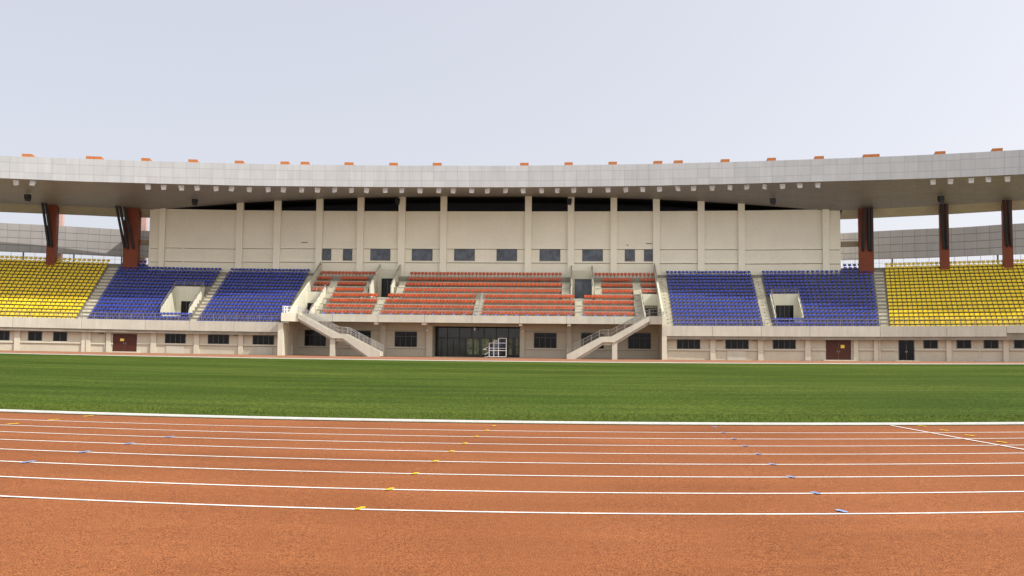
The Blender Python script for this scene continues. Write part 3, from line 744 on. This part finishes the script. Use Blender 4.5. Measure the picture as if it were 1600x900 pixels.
# wings: rear eaves band beyond the soffit; centre: void behind, its shade put into a dark colour
DZ = Vector((0, 0, 1))
iL = min(range(len(RR)), key=lambda i: abs(proj(RR[i])[0] - 236)); iR = min(range(len(RR)), key=lambda i: abs(proj(RR[i])[0] - 1311))
def eaves(sl):
    A = [RR[i] for i in sl]; D = [DF[i] for i in sl]
    B = [p + Vector((0, 1.8, -1.0)) for p in A]; B2 = [p + Vector((0, 2.2, -1.0)) for p in A]; B3 = [p + Vector((0, 2.3, -.35)) for p in A]; T = [p + Vector((0, 2.3, 2.2)) for p in A]
    ribbon('eaves_band', [A, B], D, [0, 1], BAND, roof)
    ribbon('eaves_gutter', [B, B2, B3, T], D, [0, .2, .4, 1], GUTTER, roof)
eaves(range(0, iL + 1)); eaves(range(iR, len(RR)))
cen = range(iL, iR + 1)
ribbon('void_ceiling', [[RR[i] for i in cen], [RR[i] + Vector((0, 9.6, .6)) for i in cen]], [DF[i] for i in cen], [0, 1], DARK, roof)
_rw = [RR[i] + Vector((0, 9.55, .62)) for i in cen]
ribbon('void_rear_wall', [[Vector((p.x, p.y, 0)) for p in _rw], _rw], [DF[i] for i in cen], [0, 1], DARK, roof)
# roof top sheet
ribbon('roof_sheet', [FT, [a + (r + Vector((0, 2.3, 2.4)) - a) * .5 + DZ * .4 for a, r in zip(FT, RR)], [r + Vector((0, 10 if iL <= i <= iR else 2.31, 2.2)) for i, r in enumerate(RR)]], DF, [0, .5, 1], FASC, roof)
# orange beam ends on the roof edge
for a, c in ((34, 50), (134, 146.5), (147, 158.5), (220.5, 234), (294, 308), (366.5, 380), (438, 451.5), (469.5, 483), (538, 552), (608, 621.5), (676, 690), (812.5, 826), (882, 895), (951, 964), (1021, 1035), (1053, 1067), (1126.5, 1140), (1199, 1212.5), (1273, 1287.5), (1349, 1361.5), (1362, 1374.5), (1461.5, 1477.5), (1550.5, 1567)):
    p0 = froof(a, ipx(a, XF, YT), .05); p1 = froof(c, ipx(c, XF, YT), .05); h = 4.6 * p0.y / F
    bk = Vector((-(p1 - p0).y, (p1 - p0).x, 0)).normalized() * 5.0
    b = MB(); q = [p0, p1, p1 + bk, p0 + bk]
    b.add([v - DZ * .3 for v in q] + [v + DZ * h for v in q], [(0, 1, 2, 3), (4, 5, 6, 7), (0, 1, 5, 4), (1, 2, 6, 5), (2, 3, 7, 6), (3, 0, 4, 7)])
    b.build('roof_beam', ORB, roof)

# outer columns with struts
cols = [(72.5, 86.5, [((67.5, 321), (75.5, 382)), ((73, 321), (80.5, 383))]), (192.3, 215, [((183, 325), (194, 385)), ((188.5, 325), (199.5, 386)), ((195.5, 327), (208, 386))]),
        (1342, 1365.5, [((1350, 328), (1349, 389)), ((1357, 328), (1358, 389)), ((1362, 327), (1361.5, 389))]), (1469, 1483.5, [((1470.5, 322), (1475, 386)), ((1477, 322), (1480, 386))]), (1568, 1583, [((1567.5, 316), (1573.5, 382)), ((1574.5, 316), (1580, 382))])]
for a, c, st in cols:
    m_ = (a + c) / 2; zt_ = rroof(m_)[2] + .3
    MB().box(sx(a, 13.9, 15), sx(c, 13.9, 15), 13.9, 15.2, 9.5, zt_).build('column', REDC, roof)
    for (q0, q1) in st:
        s0, z0 = sz(q0[0], q0[1] - 3, 13.3); s1, z1 = sz(q1[0], q1[1], 13.78)
        b = MB(); A, B = W(s0, 12.9, z0), W(s1, 13.8, z1); b.tube(A, B, .2, 8); b.tube(B, B + (B - A).normalized() * .35, .2, 8, .1)
        b.build('strut', BLACK, roof)
for a, c in ((86.5, 96), (217, 226.5)):
    s0, s1 = sx(a, 23.5, 16), sx(c, 23.5, 16); MB().box(s0, s1, 23.5, 24.6, 0, 21.5).build('rear_column', PINKC, roof)
# link beams between outer columns and the upper building
for p0, p1, py in ((211, 233, 378.5), (1313, 1344, 381.5)):
    s0, z0 = sz(p0, py, 15.4); s1, z1 = sz(p1, py, 15.4); MB().box(s0, s1, 15.2, 16.2, z0 - .35, z0 + .35).build('link_beam', TAN, ub)

# cladding screens behind the wings
def screen(px_pts, ends, label):
    SR = [W(*q) for q in ()]
    top = []; bot = []; ds = [0]
    for px, y0, y1 in px_pts:
        s, z0 = sz(px, y0, 21.5); top.append(W(s, 21.5, z0)); bot.append(W(s, 21.5, sz(px, y1, 21.5)[1]))
    top, bot = refine(top), refine(bot); ds = dist(top)
    e = empty('screen_wall', label, 'wall', tuple(bot[len(bot) // 2]))
    o = ribbon('cladding', [bot, top], ds, [0, 1], SCREENM, e)
    bk = Vector((0, .5, 0))
    ribbon('backing', [top, [p + bk for p in top], [p + bk for p in bot], bot], ds, [0, .3, .6, 1], TAN, e)
    for k in range(0, len(top), 5):
        b = MB(); q = bot[k] + bk * .8; b.tube(Vector((q.x, q.y, 0)), q + DZ * .4, .12, 8); b.build('post', STEELD, e)
screen([(-160, 338, 383.5), (-80, 343, 388), (0, 348.2, 392.5), (70, 351.6, 395.2), (130, 355, 398), (190, 358.6, 401), (245, 361.5, 403)], None, 'grey panelled screen wall behind the yellow seats on the left')
screen([(1300, 365.2, 406.8), (1340, 363.2, 405.6), (1366, 361.5, 404.8), (1430, 358.2, 403.2), (1500, 355.3, 400.6), (1560, 351.2, 398.0), (1600, 348.8, 396.2), (1680, 343.5, 392.5), (1760, 338, 388.8)], None, 'grey panelled screen wall behind the yellow seats on the right')

# ------------------------------------------------------------------ railings
def railing(name, label, base, h, group=None, post_gap=1.5, picket=.0, rails=(1.0, .5), r=.028, m=STEEL, cat='railing', tags=True):
    e = empty(name, label, cat, tuple(base[0]), group)
    dd = dist(base); L_ = dd[-1]
    def at_(d):
        for i in range(len(dd) - 1):
            if d <= dd[i + 1] + 1e-6: return base[i].lerp(base[i + 1], (d - dd[i]) / max(1e-6, dd[i + 1] - dd[i]))
        return base[-1]
    for q in rails:
        b = MB()
        for p0, p1 in zip(base[:-1], base[1:]): b.tube(p0 + DZ * h * q, p1 + DZ * h * q, r if q == 1 else r * .7)
        b.build('rail', m, e)
    n = max(1, round(L_ / post_gap))
    if n <= 60:
        for k in range(n + 1): p = at_(L_ * k / n); b = MB(); b.tube(p - DZ * .03, p + DZ * h, r, 6); b.build('post', m, e)
    else:
        b = MB()
        for k in range(n + 1): p = at_(L_ * k / n); b.tube(p - DZ * .03, p + DZ * h, r, 6)
        tag(b.build('posts', m, e), kind='stuff')
    if picket:
        b = MB(); n = int(L_ / picket)
        for k in range(n + 1): p = at_(L_ * k / n); b.tube(p, p + DZ * h * .97, .008, 4)
        b.build('picket_panel', m, e)
    return e
def along(s0, s1, t, z, n=None):
    n = n or max(1, int(abs(s1 - s0) / 3)); return [W(s0 + (s1 - s0) * k / n, t, z) for k in range(n + 1)]
RA = [S_END[0] + 8, sx(127, -.9, 4.5), s441 - .1]
railing('railing', 'thin steel railing along the parapet in front of the left yellow seats', along(RA[0], RA[1] - .1, -.75, 4.28), .85, picket=.25, m=STEELD)
railing('railing', 'thin steel railing along the parapet in front of the left blue seats', along(RA[1] + .1, RA[2], -.75, 4.28), .85, picket=.25, m=STEELD)
railing('railing', 'thin steel railing along the parapet in front of the right blue seats', along(s1042, sx(1375, -.9, 4.5) - .1, -.75, 4.28), .85, picket=.25, m=STEELD)
railing('railing', 'thin steel railing along the parapet in front of the right yellow seats', along(sx(1375, -.9, 4.5) + .1, 74, -.75, 4.28), .85, picket=.25, m=STEELD)
railing('railing', 'steel railing along the central balcony in front of the orange seats', along(sx(492, -.9, 6), sx(1003, -.9, 6), -.75, zc1 - .02), .95, picket=.22, m=STEELD)
railing('railing', 'thin railing against the sky above the left yellow seats', along(-88, sBL - .3, 15.6, deck(18)), 1.35, picket=0, post_gap=1.6, m=STEELD, r=.022)
railing('railing', 'picket railing against the sky above the right yellow seats', along(sBR + .3, 78, 15.6, deck(18)), 1.35, picket=.25, post_gap=1.6, m=STEELD, r=.022)
MB().sweep([(15.0, 8), (15.0, deck(18)), (16.0, deck(18)), (16.0, 8)], S_END[0], sBL - .05).build('rear_walkway', CONC, G)
MB().sweep([(15.96, 8), (15.96, deck(18) + .003), (16.0, deck(18) + .003), (16.0, 8)], sBR + .05, S_END[1]).build('rear_walkway', CONC, G)
for i, (a, c, k0, k1) in enumerate(VOM):
    tf, tb = trow(k0) + .55, trow(k1) + .3; zf, zb = deck(k0) + 1.05, deck(k1) + 1.0
    railing('railing', 'U shaped guard rail round the exit in the %s blue seats' % ('left', 'right')[i], [W(a + .08, tf, zf), W(a + .08, tb, zb), W(c - .08, tb, zb), W(c - .08, tf, zf)], .62, picket=.3, m=STEELD, r=.035)
for i, (s0, sd_) in enumerate(((sDL, 'left'), (sDR, 'right'))):
    railing('handrail', 'raked handrail on top of the %s divider wall beside the orange seats' % sd_, [W(s0, -.3, zc1 + .15), W(s0, 2.2, max(zc1 + .1, wing_top(2.2) + .2)), W(s0, 14.0, wing_top(14) + .2)], .45, picket=.25, m=STEELD, r=.04)
for i, (a, c) in enumerate((dL, dR)):
    for j, s0 in enumerate((a, c)):
        railing('handrail', 'short raked handrail on the %s wall of the %s upper exit' % (('left', 'right')[j], ('left', 'right')[i]), [W(s0, rstart(4) + .5, RZ[4] + .95), W(s0, 13.9, RZ[7] + 1.2)], .55, m=STEELD, r=.04, picket=.2)
for i, (s0, nm) in enumerate(((sVL, 'left'), (sVR, 'right'))):
    railing('handrail', 'raked handrail above the %s lower exit beside the landing' % nm, [W(s0, .3, ctop(.3)), W(s0, vb, ctop(vb))], .4, m=STEELD if i == 0 else STEEL, r=.045, picket=.3)
railing('railing', 'short level rail above the left lower exit door', [W(sDL + .15, vb + .1, RZ[4] + .05), W(sVL, vb + .1, RZ[4] + .05)], .7, m=STEEL, r=.03)
railing('railing', 'short level rail above the right lower exit door', [W(sVR, vb + .1, RZ[4] + .05), W(sDR - .15, vb + .1, RZ[4] + .05)], .7, m=STEEL, r=.03)
# the narrow metal rail down the middle of the orange block
sm = sx(748, 2, 7)
railing('handrail', 'steel handrail down the middle aisle of the orange seats', [W(sm, .9, RZ[0] + .1), W(sm, rstart(3) + .6, RZ[3] + .1)], .85, m=STEEL, r=.045, post_gap=1.6)

# ------------------------------------------------------------------ staircases
def staircase(name, label, top, bot, flip, landing, lab2, lab3):
    TF, TBk = -3.0, -1.06
    e = empty(name, label, 'staircase', tuple(W(sz(*top[3], TF)[0], -2, 0)))
    tp = [sz(x, y, TF) for x, y in top]; bt = [sz(x, y, TF) for x, y in bot]
    tp[3] = (tp[3][0], tp[3][1]); bt[3] = (bt[3][0], -.3)
    end = (tp[3][0], -.3)
    poly = tp + [end] + bt[::-1]
    MB().prism_sz(poly, TF, TF + .18).build('stringer', PAR, e)
    poly2 = [(a, z) for a, z in poly]
    MB().prism_sz(poly2, TBk - .18, TBk).build('stringer', PAR, e)
    # sloping slab between the stringers
    bt2 = [(a, z - .36) for a, z in bt]; tp2 = [(a, z - .55) for a, z in tp[:3]] + [(tp[3][0], -.25)]
    MB().prism_sz([(a, z) for a, z in tp2] + bt2[::-1], TF + .45, TBk - .45).build('slab', PAR, e)
    # steps
    b = MB()
    def flight(p, q, n):
        for k in range(n):
            a0 = p[0] + (q[0] - p[0]) * k / n; a1 = p[0] + (q[0] - p[0]) * (k + 1) / n; z = p[1] + (q[1] - p[1]) * (k + .5) / n - .22
            b.box(min(a0, a1), max(a0, a1), TF + .18, TBk - .18, z - .35, z)
    flight(tp[0], tp[1], 16); flight(tp[1], tp[2], 1); flight(tp[2], tp[3], 15)
    b.build('steps', STEP, e)
    lx = (bt[1][0] + bt[2][0]) / 2; s_p = bt[1][0] - .05 * flip
    MB().box(s_p - .32, s_p + .32, TF + .3, TBk - .3, -.4, bt[1][1] + .1).build('support', PAR, e)
    # landing box with a splayed front; paler colour carries the left one's sunlight
    (la, ly0), (lc, ly1) = landing
    s0, s1 = sx(la, TF, 5), sx(lc, TF, 5); zt_ = sz((la + lc) / 2, ly0, TF)[1]; zb_ = sz((la + lc) / 2, ly1, TF)[1]
    ta, tc_ = (TF - .45, TF + .25) if flip > 0 else (TF + .25, TF - .45)
    MB().prism_st([(s0, ta), (s1, tc_), (s1, -1.02), (s0, -1.02)], zb_, zt_).build('landing', BRIGHT if flip > 0 else PAR, e)
    # railings of the flights
    for T_, nm in ((TF + .09, 'near'), (TBk - .09, 'far')):
        pts_ = [W(a, T_, z) for a, z in tp]
        railing('railing', '%s side steel railing of the %s' % (nm, lab2), pts_, .85, picket=.16, post_gap=1.2, m=STEEL if flip > 0 else STEELD, r=.032)
    railing('railing', lab3, [W(s0 + .1, -1.1, zt_), W(s0 + .1, ta + .1, zt_), W(s1 - .1, tc_ + .1, zt_)] if flip > 0 else [W(s1 - .1, -1.1, zt_), W(s1 - .1, tc_ + .1, zt_), W(s0 + .1, ta + .1, zt_)], .85, picket=.16, m=WHITE if flip > 0 else STEELD, r=.032)
staircase('staircase', 'cream outside staircase falling to the right from the left landing', [(465.5, 489.5), (524.4, 521), (539.4, 521.7), (593.7, 550.2)], [(465.5, 497.7), (519.2, 528.5), (535.7, 528.8), (580, 557)], 1, ((441, 489), (465.5, 502)), 'left outside staircase', 'white railing round the left stair landing')
staircase('staircase', 'cream outside staircase falling to the left from the right landing', [(1014.7, 494), (955.5, 525.8), (939, 526.2), (885.7, 554)], [(1014.7, 502.2), (960, 534.8), (942, 534.8), (892.5, 560.7)], -1, ((1014.9, 494), (1034.4, 506.5)), 'right outside staircase', 'grey railing round the right stair landing')

# ------------------------------------------------------------------ seats
def seat_mb(wd=.42, back=.33, pan_h=.40, red=False):
    b = MB(); hw = wd / 2
    # pan: rounded tray, front at y=-.36 (towards the pitch)
    pr = [(-.20, pan_h - .05), (-.215, pan_h), (-.17, pan_h + .035), (.12, pan_h), (.17, pan_h + .02), (.235, pan_h + back), (.20, pan_h + back + .015), (.15, pan_h + back - .01), (.115, pan_h + .10), (.10, pan_h - .03)]
    m_ = len(pr); xs = (-hw, -hw + .035, hw - .035, hw); vs_ = []; fs_ = []
    for i, x in enumerate(xs):
        for y, z in pr:
            if i in (0, 3): z = pan_h + (z - pan_h) * .88; y = y * .93 + .01
            vs_.append((x, y, z))
    for i in range(3):
        for j in range(m_): fs_.append((i * m_ + j, i * m_ + (j + 1) % m_, (i + 1) * m_ + (j + 1) % m_, (i + 1) * m_ + j))
    fs_ += [tuple(range(m_)), tuple(3 * m_ + j for j in reversed(range(m_)))]
    b.add(vs_, fs_)
    if red: b.cube(-.05, .05, -.02, .1, 0, pan_h - .02)
    else: b.cube(-.05, .05, .10, .42, pan_h - .10, pan_h - .02)
    return b
ORD = ['front', 'second', 'third', 'fourth', 'fifth', 'sixth', 'seventh', 'eighth', 'ninth']
def nth(n): return '%d%s' % (n, 'th' if 10 <= n % 100 <= 20 else {1: 'st', 2: 'nd', 3: 'rd'}.get(n % 10, 'th'))
def place(s, t, z, jit=0):
    p = W(s, t, z); q = W(s + .1, t, z); return p, math.atan2(q.y - p.y, q.x - p.x) + jit
def seat_set(name, color, m, m2, mb, items, group, blocks_cat='seat', limit=300):
    """items: (row order, s, t, z, label). The nearest are objects, the rest one mass of seats"""
    src = mb.build(name, m); me = src.data; first = True
    items = sorted(items, key=lambda q: q[0])
    ind = items[:limit]; rest = items[limit:]
    for pr, s, t, z, lab in ind:
        o = src if first else src.copy()
        if not first: C.objects.link(o)
        first = False
        p, r = place(s, t, z, random.uniform(-.03, .03)); o.location = p; o.rotation_euler = (0, 0, r); tag(o, lab, blocks_cat, group)
    if rest:
        V = np.array([v.co[:] for v in me.vertices]); nv = len(V); Fs = [tuple(pl.vertices) for pl in me.polygons]; vv = []; ff = []
        for i, (pr, s, t, z, lab) in enumerate(rest):
            p, r = place(s, t, z, random.uniform(-.03, .03)); c_, s_ = math.cos(r), math.sin(r)
            R_ = np.array([[c_, s_, 0], [-s_, c_, 0], [0, 0, 1]]); vv.append(V @ R_ + np.array(p[:]))
            ff += [tuple(k + i * nv for k in f) for f in Fs]
        me2 = bpy.data.meshes.new(name + '_mass'); me2.from_pydata([tuple(a) for a in np.concatenate(vv)], [], ff); me2.materials.append(m2)
        o = bpy.data.objects.new(color + '_seats', me2); C.objects.link(o)
        tag(o, 'massed rows of %s seats climbing to the back of the stand' % color, 'seats', None, 'stuff')
def fill(s0, s1, pitch): 
    n = max(1, int(round((s1 - s0) / pitch))); return [s0 + (s1 - s0) * (k + .5) / n for k in range(n)]
blue = []; yel = []; red = []
BL = [((AY_L[1] + .08, AB_L[0] - .08), 'outer left blue block', VOM[0]), ((AB_L[1] + .08, AD_L[0] - .05), 'inner left blue block', None), ((AD_R[1] + .05, AB_R[0] - .08), 'inner right blue block', None), ((AB_R[1] + .08, AY_R[0] - .08), 'outer right blue block', VOM[1])]
for (a, c), nm, vom in BL:
    for k in range(0, 19):
        n = 0; off = random.uniform(-.05, .05)
        for s in fill(a, c, .50):
            if vom and vom[2] < k <= vom[3] + (1 if vom is VOM[0] else 0) and vom[0] - .3 < s < vom[1] + .3: continue
            if k > 16 and sBL - .2 < s < sBR + .2: continue
            if k == 16 and False: continue
            n += 1
            blue.append((k, s + off * .5, trow(k) + .38, deck(k), 'blue seat, %s from left in %s row of %s' % (nth(n), ORD[min(k, 8)], nm)))
for (a, c, pitch), nm in (((S_END[0] + 2, AY_L[0] - .08, .56), 'left yellow block'), ((AY_R[1] + .08, 78, .54), 'right yellow block')):
    for k in range(0, 19):
        fs = fill(a, c, pitch); 
        if nm.startswith('left'): fs = fs[::-1]
        for n, s in enumerate(fs):
            px = proj(W(s, trow(k), deck(k)))[0]
            if not -30 < px < 1630: continue
            yel.append((k, s, trow(k) + .38, deck(k), 'yellow seat, %s from the aisle in %s row of %s' % (nth(n + 1), ORD[min(k, 8)], nm)))
RB = {7: [(501, 586.3, 'upper left group'), (640.5, 878, 'upper middle group'), (928.3, 1022.5, 'upper right group')],
      6: [(496.5, 518, 'small far left group'), (531.5, 575, 'upper left group'), (637.5, 877, 'upper middle group'), (941, 987.3, 'upper right group'), (1001, 1024, 'small far right group')],
      5: [(492, 514, 'small far left group'), (527.5, 571, 'upper left group'), (634.5, 877, 'upper middle group'), (941, 987.7, 'upper right group'), (1002, 1025, 'small far right group')],
      4: [(488, 509.7, 'small far left group'), (523.5, 568, 'upper left group'), (631, 876.3, 'upper middle group'), (941, 988.2, 'upper right group'), (1003, 1026.3, 'small far right group')],
      3: [(519, 591, 'lower far left block'), (606, 743.7, 'block left of middle rail'), (757.5, 897.7, 'block right of middle rail'), (912.5, 989, 'lower far right block')],
      2: [(514.5, 588, 'lower far left block'), (602, 742, 'block left of middle rail'), (756, 897.5, 'block right of middle rail'), (912, 989.5, 'lower far right block')],
      1: [(509.5, 584, 'lower far left block'), (598.5, 740, 'block left of middle rail'), (754, 897.3, 'block right of middle rail'), (912, 989.7, 'lower far right block')],
      0: [(505.5, 580.7, 'lower far left block'), (595, 737.7, 'block left of middle rail'), (752, 896.8, 'block right of middle rail'), (912, 990.5, 'lower far right block')]}
rails_under = []
for k, bl in RB.items():
    for p0, p1, nm in bl:
        a, c = sx(p0, rt(k), RZ[k] + .5), sx(p1, rt(k), RZ[k] + .5)
        pitch = .52 if k >= 4 and p1 - p0 > 80 else (.47 if p1 - p0 > 50 else .46)
        if k >= 4 and 20 < p1 - p0 < 30: pitch = .53
        for n, s in enumerate(fill(a, c, pitch)):
            red.append((k, s, rt(k), RZ[k], 'orange seat, %s from left in %s row of %s' % (nth(n + 1), ORD[k], nm)))
seat_set('blue_seat', 'blue', BLUEP, BLUEP2, seat_mb(.425, .25, .37), blue, 'blue plastic seats bolted to the terraces')
seat_set('yellow_seat', 'yellow', YELP, YELP2, seat_mb(.49, .27, .36), yel, 'yellow plastic seats bolted to the terraces')
seat_set('orange_seat', 'orange', REDP, REDP2, seat_mb(.44, .34, .38, True), red, 'orange plastic seats of the central block')
# light blue seats standing behind the balcony parapet
lb = seat_mb(.36, .30, .22); first = None; n_ = 0
bpx = [505, 520, 534.5, 549, 564] + [594.5 + 16.35 * k for k in range(19)] + [914, 930, 945.5, 961, 976.5]
for i, px in enumerate(bpx):
    s = sx(px, -.35, 6)
    if first is None: o = first = lb.build('low_seat', LBLUE)
    else: o = first.copy(); C.objects.link(o)
    p, r = place(s, -.35, zc1 - .33); o.location = p; o.rotation_euler = (0, 0, r + random.uniform(-.15, .15))
    tag(o, 'low light blue seat, %s from the left behind central balcony parapet' % nth(i + 1), 'seat', 'light blue seats behind the central balcony parapet')
MB().box(sVL + .1, sVR - .1, -.84, RT0, zc1 - .6, zc1 - .33).build('walkway', CONC, G)

# ------------------------------------------------------------------ floodlights and speakers under the canopy
def floodlight(loc, lab, face, group='floodlights hanging under the roof edge'):
    e = empty('floodlight', lab, 'floodlight', tuple(loc), group); e['label'] = lab
    return e
fl_src = None
FPX = [24.5, 52, 231, 256, 283, 308, 337, 363, 390, 418.5, 443.5, 472, 496.5, 523, 549, 573.5, 602, 628, 656, 686.5, 708.5, 737, 761.5, 790.5, 817, 846, 870.5, 896, 922, 949.5, 977, 1004, 1030, 1058.5, 1084, 1113, 1141, 1166.5, 1195, 1222, 1249, 1278, 1457, 1485.5, 1517, 1543.5, 1574]
for i, px in enumerate(FPX):
    top = froof(px, ipx(px, XF, YB) + .8, .9)
    zroof = top.z
    if fl_src is None:
        fl_src = empty('floodlight', 'x', 'floodlight', tuple(top), 'floodlights hanging under the roof edge')
        b = MB()
        b.add([(-.30, -.10, -.78), (.30, -.10, -.78), (.30, -.14, -.16), (-.30, -.14, -.16), (-.22, .16, -.70), (.22, .16, -.70), (.22, .16, -.26), (-.22, .16, -.26)], [(0, 1, 2, 3), (4, 5, 6, 7), (0, 1, 5, 4), (1, 2, 6, 5), (2, 3, 7, 6), (3, 0, 4, 7)])
        b.cube(-.32, .32, -.17, .10, -.175, -.13)
        h_ = b.build('housing', WHITE, fl_src); h_.location = (0, 0, 0)
        b = MB(); b.cube(-.26, .26, -.155, -.125, -.74, -.20)
        for q in range(4): b.cube(-.25, .25, -.17, -.15, -.70 + .13 * q, -.66 + .13 * q)
        l_ = b.build('lens', LENS, fl_src); l_.location = (0, 0, 0)
        b = MB(); b.tube((-.34, 0, -.5), (-.34, 0, -.1), .02); b.tube((.34, 0, -.5), (.34, 0, -.1), .02); b.tube((-.34, 0, -.1), (.34, 0, -.1), .02); b.tube((0, 0, -.1), (0, 0, .25), .03)
        k_ = b.build('bracket', WHITE, fl_src); k_.location = (0, 0, 0)
        o = fl_src
    else: o = copy_tree(fl_src)
    o.location = top
    rz = math.radians(random.choice((-35, -20, -8, 8, 25, 38)) if 240 < px < 1200 else random.uniform(-10, 10))
    o.rotation_euler = (random.uniform(-.15, .25), random.uniform(-.16, .16), rz)
    side = 'left end' if px < 100 else ('right end' if px > 1400 else 'main row')
    base = [q for q in FPX if ('left end' if q < 100 else ('right end' if q > 1400 else 'main row')) == side]
    o['label'] = 'white floodlight, %s from the left in the %s under the roof edge' % (nth(base.index(px) + 1), side)
sp_src = None
for px, py, lab in ((44, 306, 'black loudspeaker under the far left of the roof'), (305, 313, 'black loudspeaker under the roof above the left blank wall'), (622, 313, 'black loudspeaker under the roof beside a pilaster left of centre'), (890, 315, 'black loudspeaker under the roof beside a pilaster right of centre'), (1208, 312, 'black loudspeaker under the roof above the right blank wall'), (1470.5, 308, 'black loudspeaker under the roof beside the second right column')):
    # hang from the soffit
    best = None
    for j in range(1, 60):
        f_ = j / 60; u_ = px
        a_ = froof(px, ipx(px, XF, YB)); r_ = rroof(px)[0]; q = a_.lerp(r_, f_)
        d_ = abs(proj(q)[1] - (py - 5))
        if best is None or d_ < best[0]: best = (d_, q)
    loc = best[1] + DZ * .1
    if sp_src is None:
        sp_src = empty('loudspeaker', lab, 'loudspeaker', tuple(loc), 'loudspeakers under the canopy')
        b = MB(); b.cube(-.38, .30, -.3, .3, -1.0, -.35); h_ = b.build('cabinet', BLACK, sp_src); h_.location = (0, 0, 0)
        b = MB(); b.cube(.0, .50, -.25, .25, -1.25, -.75, Matrix.Rotation(.25, 4, 'Y')); h_ = b.build('horn', BLACK, sp_src); h_.location = (0, 0, 0)
        b = MB(); b.tube((-.2, 0, -.4), (-.2, 0, .2), .03); b.tube((.1, 0, -.4), (.1, 0, .2), .03); h_ = b.build('bracket', STEELD, sp_src); h_.location = (0, 0, 0)
        o = sp_src
    else: o = copy_tree(sp_src)
    o.location = loc; o['label'] = lab

# ------------------------------------------------------------------ things on the apron
def gpt(px, t):
    s = sx(px, t, .3); p = W(s, t, 0); return Vector((p.x, p.y, g(p.x, p.y)))
# white tubular timekeepers' stand with stepped top and blue seats
p = gpt(778, 1.0); e = empty('timekeeper_stand', 'white tubular timekeeper stand with stepped seats parked before the glazed entrance', 'stand', tuple(p))
b = MB(); Wd = 2.35; x0 = -Wd / 2 + .05
ht = [(0, 1.92), (.60, 1.92), (.60, 2.2), (1.2, 2.2), (1.2, 2.55), (Wd - .1, 2.55)]
def T(a, c, r=.028): b.tube(p + Vector(a), p + Vector(c), r, 6)
for yy in (-.7, .7):
    for xx, h in ((x0, 1.92), (x0 + .6, 2.2), (x0 + 1.2, 2.55), (x0 + Wd - .15, 2.55)): T((xx, yy, .12), (xx, yy, h))
    for zz in (.15, .95, 1.25): T((x0, yy, zz), (x0 + Wd - .15, yy, zz))
    T((x0, yy, 1.92), (x0 + .6, yy, 1.92)); T((x0 + .6, yy, 2.2), (x0 + 1.2, yy, 2.2)); T((x0 + 1.2, yy, 2.55), (x0 + Wd - .15, yy, 2.55)); T((x0 + .6, yy, 1.92), (x0 + Wd - .15, yy, 1.92))
for xx in (x0, x0 + .6, x0 + 1.2, x0 + Wd - .15):
    for zz in (.15, .95, 1.9): T((xx, -.7, zz), (xx, .7, zz))
T((x0 - .75, -.6, 1.1), (x0, -.6, 1.45)); T((x0 - .75, -.6, 1.1), (x0 - .3, -.6, 1.02)); T((x0 - .55, -.6, .4), (x0, -.6, .8)); T((x0 - .6, -.5, .1), (x0, -.5, .15))
b.build('frame', WHITE, e)
for zz, xx in ((.55, x0 + .2), (.97, x0 + .1), (1.3, x0 + .2), (1.62, x0 + .5), (1.95, x0 + .9)):
    q = MB(); q.cube(p.x + xx, p.x + xx + 1.2, p.y - .4, p.y + .3, p.z + zz, p.z + zz + .05); q.build('bench', LBLUE, e)
for xx in (x0, x0 + Wd - .15):
    q = MB(); c_ = p + Vector((xx, -.7, .08)); q.tube(c_ - Vector((0, .03, 0)), c_ + Vector((0, .03, 0)), .08, 10); q.build('wheel', BLACK, e)
# jump standards
for px, t, lab in ((1258, -3.0, 'thin grey jump standard before the wall right of the three windows'), (1530.5, -3.0, 'left of two thin jump standards near the right edge'), (1534.5, -2.7, 'right of two thin jump standards near the right edge')):
    p = gpt(px, t); e = empty('jump_standard', lab, 'stand', tuple(p)); b = MB(); b.tube(p, p + DZ * 1.75, .03, 8); b.build('pole', STEEL, e)
    b = MB(); b.cube(p.x - .5, p.x + .5, p.y - .15, p.y + .15, p.z, p.z + .08); b.build('base', STEELD, e)
    b = MB()
    for k in range(5): b.cube(p.x - .05, p.x + .05, p.y - .05, p.y + .05, p.z + .5 + .25 * k, p.z + .56 + .25 * k)
    b.build('marker', WHITE if k % 2 else STEELD, e)

# distant low hills beyond the right side, haze painted into their pale colour
b = MB(); n = 40; vs_ = []
for i in range(n + 1):
    x = 300 + 1700 * i / n; h = 90 + 60 * math.sin(i * .17) + 12 * math.sin(i * .9) + 6 * math.sin(i * 2.3)
    h *= min(1, i / 6)
    vs_ += [(x, 1700, -5), (x, 1900, max(1, h)), (x, 2400, -5)]
b.add(vs_, [(3 * i + j, 3 * i + j + 1, 3 * i + j + 4, 3 * i + j + 3) for i in range(n) for j in range(2)])
tag(b.build('hills', mat('pale_hillside', (.42, .46, .47), .95, .1, .01)), kind='structure')
